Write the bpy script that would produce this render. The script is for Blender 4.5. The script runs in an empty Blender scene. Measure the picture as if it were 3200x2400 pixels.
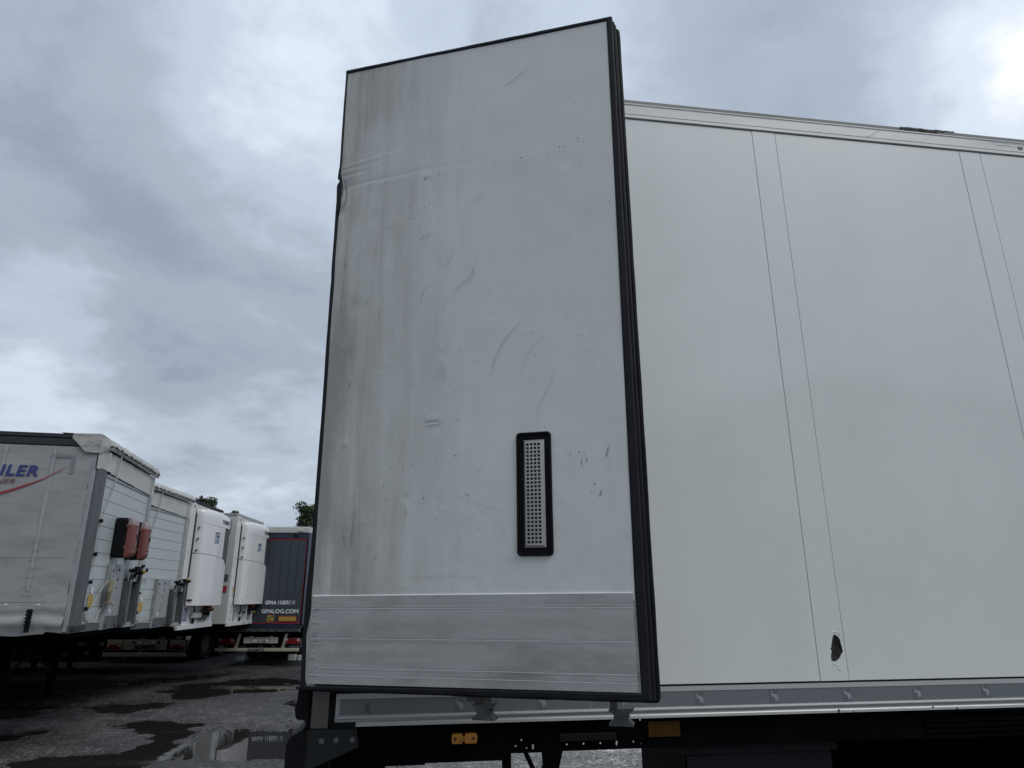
import bpy, bmesh, math, random
import numpy as np
from mathutils import Vector, Matrix, noise as mnoise

random.seed(7)
rng = np.random.default_rng(7)
R = math.radians
scene = bpy.context.scene
col = scene.collection

# ---------------------------------------------------------------- camera
cam_data = bpy.data.cameras.new("camera")
cam = bpy.data.objects.new("camera", cam_data)
col.objects.link(cam)
cam.location = (0, 0, 1.95)
cam.rotation_euler = (R(90 + 17.2), 0, 0)
cam_data.sensor_width = 36
cam_data.lens = 36 * 2150 / 3200
cam_data.clip_start = 0.05
cam_data.clip_end = 3000
scene.camera = cam

# ---------------------------------------------------------------- world: overcast sky with broken cloud
SUN_EL, SUN_AZ = 50, 122       # azimuth measured from +Y towards +X
world = bpy.data.worlds.new("World")
scene.world = world
world.use_nodes = True
wn, wl = world.node_tree.nodes, world.node_tree.links
wn.clear()


def N(tree, t, **kw):
    n = tree.nodes.new(t)
    for k, v in kw.items():
        if k.startswith("i_"):
            n.inputs[k[2:].replace("_", " ")].default_value = v
        else:
            setattr(n, k, v)
    return n


wt = world.node_tree
out = N(wt, "ShaderNodeOutputWorld")
sky = N(wt, "ShaderNodeTexSky", sky_type="NISHITA", sun_disc=False)
sky.sun_elevation = R(SUN_EL)
sky.sun_rotation = R(SUN_AZ)
sky.dust_density = 3
bg_sky = N(wt, "ShaderNodeBackground")
bg_sky.inputs[1].default_value = 0.08
wl.new(sky.outputs[0], bg_sky.inputs[0])
tc = N(wt, "ShaderNodeTexCoord")
sep = N(wt, "ShaderNodeSeparateXYZ")
wl.new(tc.outputs["Generated"], sep.inputs[0])


def M(tree, op, a, b=None, clamp=False):
    n = tree.nodes.new("ShaderNodeMath")
    n.operation = op
    n.use_clamp = clamp
    for i, v in enumerate((a, b)):
        if v is None:
            continue
        if hasattr(v, "is_linked") or isinstance(v, bpy.types.NodeSocket):
            tree.links.new(v, n.inputs[i])
        else:
            n.inputs[i].default_value = v
    return n.outputs[0]


zc = M(wt, "ADD", M(wt, "MAXIMUM", sep.outputs[2], 0.0), 0.22)
px = M(wt, "DIVIDE", sep.outputs[0], zc)
py = M(wt, "DIVIDE", sep.outputs[1], zc)
comb = N(wt, "ShaderNodeCombineXYZ")
wl.new(px, comb.inputs[0]); wl.new(py, comb.inputs[1])


def cloud_noise(scale, detail, rough, dist, off):
    m = N(wt, "ShaderNodeMapping")
    m.inputs["Location"].default_value = off
    wl.new(comb.outputs[0], m.inputs[0])
    n = N(wt, "ShaderNodeTexNoise")
    n.inputs["Scale"].default_value = scale
    n.inputs["Detail"].default_value = detail
    n.inputs["Roughness"].default_value = rough
    n.inputs["Distortion"].default_value = dist
    wl.new(m.outputs[0], n.inputs["Vector"])
    return n.outputs["Fac"]


n_big = cloud_noise(0.75, 4, 0.5, 0.4, (3.1, 1.7, 0))
n_mid = cloud_noise(1.7, 10, 0.60, 0.2, (0.4, 5.2, 0))
n_fine = cloud_noise(5.0, 10, 0.64, 0.25, (7.4, 2.2, 0))


def pix_dir(u, v):            # a direction of the sky (from photo pixels, full size), used as a plain world direction
    a, t = (u - 1600) / 2150, (1200 - v) / 2150
    c, s = math.cos(R(17.2)), math.sin(R(17.2))
    return Vector((a, c - t * s, s + t * c)).normalized()


def blob(d, width, amount):   # broad bright / dark cloud mass round a sky direction
    vm = N(wt, "ShaderNodeVectorMath", operation="DOT_PRODUCT")
    wl.new(tc.outputs["Generated"], vm.inputs[0])
    vm.inputs[1].default_value = d
    # exp(-(1-dot)/w)
    x = M(wt, "MULTIPLY", M(wt, "SUBTRACT", vm.outputs["Value"], 1.0), 1.0 / width)
    return M(wt, "MULTIPLY", M(wt, "EXPONENT", x), amount)


terms = [
    blob(pix_dir(3250, 150), 0.013, 0.62),      # bright break, right
    blob(pix_dir(880, 130), 0.012, 0.20),     # bright wisps above the door's left corner
    blob(pix_dir(830, 420), 0.008, 0.16),
    blob(pix_dir(2550, 200), 0.016, -0.32),
    blob(pix_dir(250, 800), 0.05, -0.24),     # grey bank, left
    blob(pix_dir(150, 250), 0.05, -0.12),
    blob(pix_dir(60, 1270), 0.006, 0.34),     # pale strip low on the left
    blob(pix_dir(130, 900), 0.004, 0.22),
    blob(Vector((-0.30, 0.94, 0.12)).normalized(), 0.02, 0.05),
]
acc = M(wt, "ADD", M(wt, "MULTIPLY", M(wt, "SUBTRACT", n_big, 0.5), 0.55), 0.44)
acc = M(wt, "ADD", acc, M(wt, "MULTIPLY", M(wt, "SUBTRACT", n_mid, 0.5), 0.95))
acc = M(wt, "ADD", acc, M(wt, "MULTIPLY", M(wt, "SUBTRACT", n_fine, 0.5), 0.48))
for t_ in terms:
    acc = M(wt, "ADD", acc, t_)
ramp = N(wt, "ShaderNodeValToRGB")
cr = ramp.color_ramp
cr.interpolation = "EASE"
cr.elements[0].position = 0.0
cr.elements[0].color = (0.225, 0.265, 0.33, 1)
cr.elements[1].position = 1.0
cr.elements[1].color = (0.84, 0.865, 0.90, 1)
for pos, c_ in ((0.26, (0.29, 0.335, 0.40, 1)), (0.48, (0.385, 0.44, 0.52, 1)), (0.72, (0.53, 0.585, 0.665, 1))):
    e = cr.elements.new(pos)
    e.color = c_
wl.new(acc, ramp.inputs[0])
bg_cloud = N(wt, "ShaderNodeBackground")
bg_cloud.inputs[1].default_value = 1.0
wl.new(ramp.outputs[0], bg_cloud.inputs[0])
wl.new(M(wt, "ADD", M(wt, "MULTIPLY", M(wt, "MAXIMUM", sep.outputs[2], 0.0), 0.45), 0.86), bg_cloud.inputs[1])   # overcast sky: brighter towards the zenith
mix = N(wt, "ShaderNodeMixShader")
mix.inputs[0].default_value = 0.92
wl.new(bg_sky.outputs[0], mix.inputs[1])
wl.new(bg_cloud.outputs[0], mix.inputs[2])
wl.new(mix.outputs[0], out.inputs[0])

sun_d = bpy.data.lights.new("sun", "SUN")
sun_d.energy = 1.1
sun_d.angle = R(30)
sun_d.color = (1.0, 0.985, 0.96)
sun = bpy.data.objects.new("sun", sun_d)
col.objects.link(sun)
sd = Vector((math.sin(R(SUN_AZ)) * math.cos(R(SUN_EL)), math.cos(R(SUN_AZ)) * math.cos(R(SUN_EL)), math.sin(R(SUN_EL))))
sun.rotation_euler = sd.to_track_quat("Z", "Y").to_euler()
sun.location = (20, 10, 30)

scene.view_settings.view_transform = "Standard"
scene.view_settings.look = "None"
scene.view_settings.exposure = 0.45
scene.view_settings.gamma = 1.0
scene.view_settings.use_curve_mapping = False
scene.render.engine = "CYCLES"
scene.cycles.max_bounces = 8
scene.cycles.use_denoising = True

# ---------------------------------------------------------------- materials
MATS = {}


def mat(name, color, rough=0.6, metal=0.0, spec=0.5, var=0.0, vscale=6.0, stretch=(1, 1, 1), bump=0.0, bscale=40.0,
        alpha=1.0, dirt=None, dscale=3.0, damt=0.5, coat=0.0, rvar=0.0):
    """Principled material; var: brightness noise, dirt: colour blended in by a patchy noise."""
    if name in MATS:
        return MATS[name]
    m = bpy.data.materials.new(name)
    m.use_nodes = True
    t = m.node_tree
    b = t.nodes["Principled BSDF"]
    b.inputs["Roughness"].default_value = rough
    b.inputs["Metallic"].default_value = metal
    b.inputs["Specular IOR Level"].default_value = spec
    b.inputs["Coat Weight"].default_value = coat
    b.inputs["Alpha"].default_value = alpha
    c4 = (*color, 1)
    b.inputs["Base Color"].default_value = c4
    cd = t.nodes.new("ShaderNodeTexCoord")
    mp = t.nodes.new("ShaderNodeMapping")
    mp.inputs["Scale"].default_value = stretch
    t.links.new(cd.outputs["Object"], mp.inputs[0])
    src = None
    if var > 0:
        nz = t.nodes.new("ShaderNodeTexNoise")
        nz.inputs["Scale"].default_value = vscale
        nz.inputs["Detail"].default_value = 8
        nz.inputs["Roughness"].default_value = 0.62
        t.links.new(mp.outputs[0], nz.inputs["Vector"])
        rm = t.nodes.new("ShaderNodeMapRange")
        rm.inputs["From Min"].default_value = 0.3
        rm.inputs["From Max"].default_value = 0.7
        rm.inputs["To Min"].default_value = 1 - var
        rm.inputs["To Max"].default_value = 1 + var
        t.links.new(nz.outputs["Fac"], rm.inputs["Value"])
        mul = t.nodes.new("ShaderNodeVectorMath")
        mul.operation = "SCALE"
        mul.inputs[0].default_value = color
        t.links.new(rm.outputs[0], mul.inputs["Scale"])
        src = mul.outputs[0]
        if rvar:
            rr = t.nodes.new("ShaderNodeMapRange")
            rr.inputs["From Min"].default_value = 0.3
            rr.inputs["From Max"].default_value = 0.7
            rr.inputs["To Min"].default_value = max(0.02, rough - rvar)
            rr.inputs["To Max"].default_value = rough + rvar
            t.links.new(nz.outputs["Fac"], rr.inputs["Value"])
            t.links.new(rr.outputs[0], b.inputs["Roughness"])
    if dirt is not None:
        nd = t.nodes.new("ShaderNodeTexNoise")
        nd.inputs["Scale"].default_value = dscale
        nd.inputs["Detail"].default_value = 10
        nd.inputs["Roughness"].default_value = 0.7
        t.links.new(mp.outputs[0], nd.inputs["Vector"])
        rd = t.nodes.new("ShaderNodeMapRange")
        rd.inputs["From Min"].default_value = 0.48
        rd.inputs["From Max"].default_value = 0.72
        rd.inputs["To Min"].default_value = 0
        rd.inputs["To Max"].default_value = damt
        t.links.new(nd.outputs["Fac"], rd.inputs["Value"])
        mx = t.nodes.new("ShaderNodeMix")
        mx.data_type = "RGBA"
        mx.inputs["B"].default_value = (*dirt, 1)
        mx.inputs[6].default_value = c4
        mx.inputs[7].default_value = (*dirt, 1)
        t.links.new(rd.outputs[0], mx.inputs[0])
        if src is not None:
            t.links.new(src, mx.inputs[6])
        src = mx.outputs[2]
    if src is not None:
        t.links.new(src, b.inputs["Base Color"])
    if bump > 0:
        nb = t.nodes.new("ShaderNodeTexNoise")
        nb.inputs["Scale"].default_value = bscale
        nb.inputs["Detail"].default_value = 4
        t.links.new(mp.outputs[0], nb.inputs["Vector"])
        bp = t.nodes.new("ShaderNodeBump")
        bp.inputs["Strength"].default_value = bump
        bp.inputs["Distance"].default_value = 0.01
        t.links.new(nb.outputs["Fac"], bp.inputs["Height"])
        t.links.new(bp.outputs[0], b.inputs["Normal"])
    MATS[name] = m
    return m


PANEL = mat("pale_grey_gloss_panel", (0.600, 0.628, 0.610), 0.30, var=0.035, vscale=1.1, coat=0.75, bump=0.012, bscale=1.6, dirt=(0.53, 0.55, 0.53), dscale=1.3, damt=0.6)
PANEL.node_tree.nodes["Principled BSDF"].inputs["Coat Roughness"].default_value = 0.07
RAIL = mat("painted_rail", (0.60, 0.61, 0.595), 0.32, var=0.04, vscale=3, dirt=(0.2, 0.2, 0.19), dscale=2.5, damt=0.3, stretch=(1, 1, 6))
GAP = mat("shadow_gap_sealant", (0.012, 0.012, 0.013), 0.8)
SEAL = mat("black_rubber_seal", (0.004, 0.0042, 0.005), 0.6, spec=0.12, var=0.3, vscale=9, dirt=(0.010, 0.010, 0.011), dscale=14, damt=0.5)
SEAL2 = mat("dark_grey_rubber_lip", (0.009, 0.0095, 0.012), 0.6, spec=0.2, var=0.3, vscale=12)
STEEL = mat("brushed_stainless", (0.42, 0.41, 0.395), 0.38, metal=0.85, var=0.1, vscale=20, stretch=(1, 1, 0.2))
CAST = mat("weathered_cast_steel", (0.11, 0.11, 0.107), 0.45, metal=0.7, var=0.35, vscale=25, dirt=(0.06, 0.055, 0.05), dscale=18, damt=0.7)
ALU = mat("dull_aluminium_post", (0.095, 0.091, 0.083), 0.45, metal=0.5, var=0.12, vscale=8, stretch=(3, 3, 0.6), dirt=(0.1, 0.095, 0.085), dscale=5, damt=0.5)
CHASSIS = mat("black_chassis_paint", (0.0016, 0.0018, 0.0024), 0.8, spec=0.02, var=0.4, vscale=5, dirt=(0.006, 0.006, 0.006), dscale=6, damt=0.6)
CORNER = mat("dusty_dark_steel", (0.010, 0.012, 0.0125), 0.55, spec=0.25, var=0.35, vscale=7, dirt=(0.025, 0.026, 0.025), dscale=10, damt=0.6)
BOLT = mat("plated_bolt", (0.12, 0.12, 0.115), 0.4, metal=0.6, var=0.3, vscale=60)
ORANGE = mat("amber_marker_plastic", (0.34, 0.135, 0.010), 0.3, var=0.15, vscale=30)
ORANGE_DK = mat("faded_orange_plate", (0.042, 0.021, 0.003), 0.7, spec=0.08, var=0.3, vscale=14)
FOAM = mat("torn_dark_foam", (0.016, 0.0155, 0.015), 0.95, var=0.7, vscale=45, bump=0.6, bscale=120)
WHITE = mat("white_paint", (0.52, 0.53, 0.525), 0.35, var=0.03, vscale=3, dirt=(0.38, 0.37, 0.34), dscale=3, damt=0.5)
WHITE_UNIT = mat("white_fridge_unit_plastic", (0.57, 0.57, 0.57), 0.28, coat=0.2, var=0.02, vscale=3)
WHITE_OLD = mat("aged_white_metal", (0.42, 0.43, 0.41), 0.45, var=0.08, vscale=5, dirt=(0.3, 0.3, 0.27), dscale=5, damt=0.5)
BOARD = mat("pale_front_board", (0.36, 0.40, 0.40), 0.4, var=0.05, vscale=4, dirt=(0.3, 0.32, 0.31), dscale=6, damt=0.4)
GALV = mat("galvanised_steel", (0.072, 0.079, 0.084), 0.5, metal=0.15, var=0.3, vscale=6, dirt=(0.07, 0.07, 0.07), dscale=10, damt=0.6, stretch=(2, 2, 0.6))
GALV2 = mat("pale_grey_steel", (0.27, 0.285, 0.285), 0.45, metal=0.2, var=0.12, vscale=6, dirt=(0.14, 0.14, 0.13), dscale=8, damt=0.5)
CURTAIN = mat("dirty_grey_curtain", (0.27, 0.275, 0.275), 0.42, spec=0.4, var=0.10, vscale=1.6, stretch=(1, 1, 3.5), dirt=(0.17, 0.172, 0.17), dscale=2.2, damt=0.6, bump=0.15, bscale=7)
CURTAIN_PATCH = mat("paler_curtain_webbing", (0.285, 0.292, 0.295), 0.42, var=0.12, vscale=4)
CURTAIN_DARK = mat("faded_reflector_ghost", (0.19, 0.19, 0.205), 0.5, var=0.15, vscale=12)
TARP = mat("stained_beige_tarpaulin", (0.36, 0.36, 0.335), 0.6, var=0.14, vscale=5, dirt=(0.13, 0.125, 0.11), dscale=4.5, damt=0.85, stretch=(1, 1, 2.2), bump=0.4, bscale=9)
TARP_W = mat("pale_front_tarpaulin", (0.39, 0.395, 0.375), 0.5, var=0.08, vscale=3, dirt=(0.33, 0.32, 0.29), dscale=2.4, damt=0.6, bump=0.2, bscale=5)
BLACKGLOSS = mat("black_roof_rail", (0.011, 0.011, 0.014), 0.35, var=0.3, vscale=4)
ROPE = mat("dirty_rope", (0.09, 0.087, 0.08), 0.8, var=0.3, vscale=40)
ROPE_W = mat("pale_rope", (0.30, 0.29, 0.26), 0.8, var=0.2, vscale=40)
BLUE = mat("blue_print", (0.022, 0.035, 0.16), 0.5)
RED = mat("red_print", (0.27, 0.022, 0.035), 0.5)
DKRED = mat("dark_red_lettering", (0.12, 0.03, 0.035), 0.5)
EXT_RED = mat("faded_pink_red_plastic", (0.15, 0.050, 0.042), 0.4, var=0.12, vscale=9, dirt=(0.11, 0.03, 0.027), dscale=5, damt=0.5, bump=0.15, bscale=30)
EXT_TOP = mat("bleached_plastic_top", (0.22, 0.18, 0.18), 0.5, var=0.12, vscale=12)
BLACKPL = mat("black_plastic", (0.004, 0.0044, 0.0056), 0.5, spec=0.15, var=0.25, vscale=9)
YELLOW = mat("yellow_sticker", (0.36, 0.24, 0.04), 0.5, var=0.12, vscale=20)
STICKER = mat("white_sticker", (0.55, 0.56, 0.56), 0.5, var=0.1, vscale=20)
STICKER_GY = mat("grey_print_sticker", (0.32, 0.33, 0.34), 0.5, var=0.3, vscale=60)
BLUEST = mat("blue_sticker", (0.03, 0.06, 0.19), 0.5, var=0.2, vscale=20)
LOGO_BLUE = mat("light_blue_logo_print", (0.14, 0.28, 0.5), 0.4)
PRINT_BLACK = mat("black_print", (0.012, 0.012, 0.014), 0.5)
GRILLE_DK = mat("dark_grey_grille_plastic", (0.055, 0.06, 0.062), 0.6, var=0.15, vscale=10)
SLATE = mat("slate_grey_door", (0.034, 0.046, 0.058), 0.45, var=0.10, vscale=2, dirt=(0.052, 0.062, 0.07), dscale=2, damt=0.5)
NAVY = mat("navy_door_frame", (0.014, 0.019, 0.038), 0.45, var=0.15, vscale=5)
CONSP_RED = mat("red_reflective_border", (0.20, 0.012, 0.022), 0.45)
CREAM = mat("cream_bumper_paint", (0.34, 0.32, 0.25), 0.5, var=0.1, vscale=4, dirt=(0.2, 0.185, 0.14), dscale=5, damt=0.6)
LAMP_RED = mat("red_lamp_lens", (0.16, 0.010, 0.012), 0.2, var=0.2, vscale=20)
LAMP_CLR = mat("clear_lamp_lens", (0.5, 0.42, 0.38), 0.2)
TYRE = mat("tyre_rubber", (0.014, 0.014, 0.014), 0.85, var=0.3, vscale=12)
RIM = mat("wheel_rim", (0.2, 0.2, 0.2), 0.5, metal=0.4, var=0.2, vscale=8)
LETTER_W = mat("white_lettering", (0.62, 0.64, 0.66), 0.5)
TRUNK = mat("tree_bark", (0.06, 0.05, 0.04), 0.9, var=0.3, vscale=8)
LEAF = [mat("dark_leaf", (0.020, 0.034, 0.016), 0.6, var=0.4, vscale=3), mat("mid_leaf", (0.050, 0.078, 0.026), 0.6, var=0.4, vscale=3)]
WRAP = mat("tan_coiled_hose", (0.17, 0.145, 0.09), 0.6, var=0.25, vscale=25)

# door lining: its own node tree (streaks, dirty hinge side)
lin = bpy.data.materials.new("worn_grey_door_lining")
lin.use_nodes = True
MATS["lining"] = lin
lt = lin.node_tree
lb = lt.nodes["Principled BSDF"]
lb.inputs["Roughness"].default_value = 0.42
lcd = N(lt, "ShaderNodeTexCoord")


def lnoise(sc, scale, detail=6, rough=0.6, loc=(0, 0, 0), dist=0.0):
    mp = N(lt, "ShaderNodeMapping")
    mp.inputs["Scale"].default_value = sc
    mp.inputs["Location"].default_value = loc
    lt.links.new(lcd.outputs["Object"], mp.inputs[0])
    n = N(lt, "ShaderNodeTexNoise")
    n.inputs["Scale"].default_value = scale
    n.inputs["Detail"].default_value = detail
    n.inputs["Roughness"].default_value = rough
    n.inputs["Distortion"].default_value = dist
    lt.links.new(mp.outputs[0], n.inputs["Vector"])
    return n.outputs["Fac"]


lsep = N(lt, "ShaderNodeSeparateXYZ")
lt.links.new(lcd.outputs["Object"], lsep.inputs[0])
streak = lnoise((1, 1, 0.10), 11, 8, 0.62, dist=0.3)        # vertical wash streaks
fine = lnoise((1, 1, 0.04), 90, 3, 0.5)
patch = lnoise((1, 1, 0.55), 2.2, 6, 0.6, (3, 0, 1))
mott = lnoise((1, 1, 1), 14, 8, 0.7)
sidew = M(lt, "SUBTRACT", 1.05, M(lt, "MULTIPLY", lsep.outputs[0], 1.75), clamp=True)       # grime near the hinge side
g1 = M(lt, "MULTIPLY", M(lt, "SUBTRACT", streak, 0.40), 2.6, clamp=True)
grime = M(lt, "MULTIPLY", g1, M(lt, "ADD", M(lt, "MULTIPLY", sidew, 0.75), 0.08))
p1 = M(lt, "MULTIPLY", M(lt, "SUBTRACT", patch, 0.36), 2.6, clamp=True)
grime = M(lt, "ADD", grime, M(lt, "MULTIPLY", M(lt, "MULTIPLY", p1, sidew), 0.95))
lowz = M(lt, "SUBTRACT", 1.0, M(lt, "MULTIPLY", lsep.outputs[2], 1.5), clamp=True)
m1 = M(lt, "MULTIPLY", M(lt, "SUBTRACT", mott, 0.46), 2.5, clamp=True)
grime = M(lt, "ADD", grime, M(lt, "MULTIPLY", M(lt, "MULTIPLY", m1, lowz), 0.35))
grime = M(lt, "ADD", grime, M(lt, "MULTIPLY", M(lt, "SUBTRACT", fine, 0.5), 0.16))
grime = M(lt, "ADD", grime, M(lt, "MULTIPLY", M(lt, "POWER", sidew, 1.5), 0.16))
grime = M(lt, "ADD", grime, M(lt, "MULTIPLY", M(lt, "SUBTRACT", mott, 0.5), 0.26), clamp=True)
lmx = N(lt, "ShaderNodeMix", data_type="RGBA")
lmx.inputs[6].default_value = (0.575, 0.592, 0.568, 1)
lmx.inputs[7].default_value = (0.285, 0.283, 0.256, 1)
lt.links.new(grime, lmx.inputs[0])
lt.links.new(lmx.outputs[2], lb.inputs["Base Color"])
lbp = N(lt, "ShaderNodeBump")
lbp.inputs["Strength"].default_value = 0.12
lbp.inputs["Distance"].default_value = 0.004
lt.links.new(lnoise((1, 1, 0.5), 9, 6, 0.6, (9, 2, 4)), lbp.inputs["Height"])
lt.links.new(lbp.outputs[0], lb.inputs["Normal"])
LINING = lin
KICK = mat("scuffed_aluminium_kick_board", (0.355, 0.357, 0.35), 0.42, metal=0.15, var=0.10, vscale=7, stretch=(0.5, 1, 1.6), dirt=(0.20, 0.195, 0.178), dscale=4.5, damt=0.9, bump=0.12, bscale=16)
KICK_EDGE = mat("rubbed_edge_highlight", (0.78, 0.79, 0.79), 0.35, metal=0.0, var=0.15, vscale=30, stretch=(0.3, 1, 1))  # rubbed edge, with the light it catches painted in
TRIM = mat("chipped_pale_edge_trim", (0.40, 0.41, 0.39), 0.55, var=0.2, vscale=18, dirt=(0.12, 0.115, 0.10), dscale=12, damt=0.7)
SMEAR = mat("translucent_grey_smear", (0.16, 0.16, 0.16), 0.6, alpha=0.13, var=0.2, vscale=12)
SMEAR2 = mat("faint_grey_smear", (0.17, 0.17, 0.165), 0.6, alpha=0.08, var=0.2, vscale=12)
SCRATCH_L = mat("bare_light_scratch", (0.72, 0.74, 0.75), 0.45, alpha=0.45)
CHIP = mat("dark_paint_chip", (0.02, 0.02, 0.02), 0.7)

# retroreflective tape: honeycomb dots
tape = mat("honeycomb_reflective_tape", (0.125, 0.14, 0.15), 0.35)
tt_ = tape.node_tree
tcd = N(tt_, "ShaderNodeTexCoord")
tvo = N(tt_, "ShaderNodeTexVoronoi")
tvo.inputs["Scale"].default_value = 150
tvo.inputs["Randomness"].default_value = 0.0
tt_.links.new(tcd.outputs["Object"], tvo.inputs["Vector"])
trp = N(tt_, "ShaderNodeMapRange")
trp.inputs["From Min"].default_value = 0.15
trp.inputs["From Max"].default_value = 0.35
trp.inputs["To Min"].default_value = 1.0
trp.inputs["To Max"].default_value = 0.0
tt_.links.new(tvo.outputs["Distance"], trp.inputs["Value"])
tmx = N(tt_, "ShaderNodeMix", data_type="RGBA")
tmx.inputs[6].default_value = (0.115, 0.13, 0.14, 1)
tmx.inputs[7].default_value = (0.19, 0.21, 0.22, 1)
tt_.links.new(trp.outputs[0], tmx.inputs[0])
tt_.links.new(tmx.outputs[2], tt_.nodes["Principled BSDF"].inputs["Base Color"])
TAPE = tape
EMB_SQ = mat("emblem_square_print", (0.10, 0.115, 0.122), 0.35)
EMB_EL = mat("emblem_animal_print", (0.26, 0.275, 0.28), 0.35)


# ---------------------------------------------------------------- mesh helpers
class MB:
    """Collects shapes, links them as one mesh object."""

    def __init__(self):
        self.v, self.f, self.m, self.mats = [], [], [], []
        self.cur = 0

    def use(self, m):
        if m not in self.mats:
            self.mats.append(m)
        self.cur = self.mats.index(m)
        return self

    def add(self, vs, fs):
        o = len(self.v)
        self.v += [tuple(p) for p in vs]
        for f in fs:
            self.f.append(tuple(i + o for i in f))
            self.m.append(self.cur)
        return self

    def box(self, x0, x1, y0, y1, z0, z1, b=0.0):
        if b <= 0:
            vs = [(x0, y0, z0), (x1, y0, z0), (x1, y1, z0), (x0, y1, z0), (x0, y0, z1), (x1, y0, z1), (x1, y1, z1), (x0, y1, z1)]
            return self.add(vs, [(0, 3, 2, 1), (4, 5, 6, 7), (0, 1, 5, 4), (1, 2, 6, 5), (2, 3, 7, 6), (3, 0, 4, 7)])
        bm = bmesh.new()
        bmesh.ops.create_cube(bm, size=1)
        for v in bm.verts:
            v.co = ((x0 + x1) / 2 + v.co.x * (x1 - x0), (y0 + y1) / 2 + v.co.y * (y1 - y0), (z0 + z1) / 2 + v.co.z * (z1 - z0))
        b = min(b, 0.45 * min(x1 - x0, y1 - y0, z1 - z0))
        bmesh.ops.bevel(bm, geom=list(bm.edges), offset=b, segments=2, profile=0.6, affect="EDGES")
        return self.addbm(bm)

    def addbm(self, bm):
        bm.verts.ensure_lookup_table()
        bm.verts.index_update()
        self.add([v.co[:] for v in bm.verts], [[v.index for v in f.verts] for f in bm.faces])
        bm.free()
        return self

    def prism(self, poly, a0, a1, axis="y"):
        """polygon (p,q) extruded a0..a1; axis y: (x,z); axis x: (y,z); axis z: (x,y)"""
        n = len(poly)

        def P(p, q, a):
            return (p, a, q) if axis == "y" else ((a, p, q) if axis == "x" else (p, q, a))
        vs = [P(p, q, a0) for p, q in poly] + [P(p, q, a1) for p, q in poly]
        fs = [tuple(range(n)), tuple(range(2 * n - 1, n - 1, -1))]
        for i in range(n):
            j = (i + 1) % n
            fs.append((i, n + i, n + j, j))
        return self.add(vs, fs)

    def sheet(self, prof, a0, a1, axis="x"):
        """open profile extruded as a strip"""
        n = len(prof)

        def P(p, q, a):
            return (a, p, q) if axis == "x" else (p, a, q)
        vs = [P(p, q, a0) for p, q in prof] + [P(p, q, a1) for p, q in prof]
        return self.add(vs, [(i, i + 1, n + i + 1, n + i) for i in range(n - 1)])

    def tube(self, pts, r, n=8, caps=True):
        pts = [Vector(p) for p in pts]
        rings = []
        rr = r if isinstance(r, (list, tuple)) else [r] * len(pts)
        up = Vector((0, 0, 1))
        for i, p in enumerate(pts):
            d = (pts[min(i + 1, len(pts) - 1)] - pts[max(i - 1, 0)]).normalized()
            a = d.cross(up)
            if a.length < 1e-3:
                a = d.cross(Vector((1, 0, 0)))
            a.normalize()
            b = d.cross(a).normalized()
            rings.append([p + (a * math.cos(2 * math.pi * k / n) + b * math.sin(2 * math.pi * k / n)) * rr[i] for k in range(n)])
        vs = [q for ring in rings for q in ring]
        fs = []
        for i in range(len(pts) - 1):
            for k in range(n):
                fs.append((i * n + k, i * n + (k + 1) % n, (i + 1) * n + (k + 1) % n, (i + 1) * n + k))
        if caps:
            fs.append(tuple(range(n - 1, -1, -1)))
            fs.append(tuple((len(pts) - 1) * n + k for k in range(n)))
        return self.add(vs, fs)

    def cyl(self, c, r, h, axis="y", n=16, r2=None):
        c = Vector(c)
        d = {"x": Vector((1, 0, 0)), "y": Vector((0, 1, 0)), "z": Vector((0, 0, 1))}[axis] * h
        return self.tube([c, c + d], [r, r if r2 is None else r2], n)

    def grid(self, X, Y, Z):
        h, w = X.shape
        vs = np.stack([X, Y, Z], -1).reshape(-1, 3)
        fs = [(j * w + i, j * w + i + 1, (j + 1) * w + i + 1, (j + 1) * w + i) for j in range(h - 1) for i in range(w - 1)]
        return self.add(vs.tolist(), fs)

    def pieces(self, name, m=None, parent=None, smooth=False):
        """one object for each connected piece"""
        p = list(range(len(self.v)))

        def root(a):
            while p[a] != a:
                p[a] = p[p[a]]
                a = p[a]
            return a
        for f in self.f:
            for q in f[1:]:
                a, c = root(f[0]), root(q)
                if a != c:
                    p[c] = a
        groups = {}
        for fi, f in enumerate(self.f):
            groups.setdefault(root(f[0]), []).append(fi)
        res = []
        for g_ in groups.values():
            nb = MB()
            nb.mats = list(self.mats)
            ids = sorted({i for fi in g_ for i in self.f[fi]})
            mp_ = {i: k for k, i in enumerate(ids)}
            nb.v = [self.v[i] for i in ids]
            nb.f = [tuple(mp_[i] for i in self.f[fi]) for fi in g_]
            nb.m = [self.m[fi] for fi in g_]
            res.append(nb.build(name, m, parent, smooth=smooth))
        return res

    def weld(self):
        key, mp_, nv = {}, [], []
        for q in self.v:
            k = (round(q[0], 5), round(q[1], 5), round(q[2], 5))
            if k not in key:
                key[k] = len(nv)
                nv.append(q)
            mp_.append(key[k])
        fs, ms = [], []
        for f, mi in zip(self.f, self.m):
            g_ = tuple(mp_[i] for i in f)
            if len(set(g_)) == len(g_):
                fs.append(g_)
                ms.append(mi)
        self.v, self.f, self.m = nv, fs, ms
        return self

    def build(self, name, m=None, parent=None, smooth=False, recalc=True, loc=None, rot=None):
        me = bpy.data.meshes.new(name)
        me.from_pydata(self.v, [], self.f)
        mats = self.mats or [m]
        for q in mats:
            if q is not None:
                me.materials.append(q)
        if self.mats:
            me.polygons.foreach_set("material_index", self.m)
        if recalc and len(self.f) < 60000:
            bm = bmesh.new()
            bm.from_mesh(me)
            bmesh.ops.recalc_face_normals(bm, faces=bm.faces)
            bm.to_mesh(me)
            bm.free()
        if smooth:
            me.shade_smooth()
            me.set_sharp_from_angle(angle=R(38))
        me.update()
        o = bpy.data.objects.new(name, me)
        col.objects.link(o)
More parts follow.
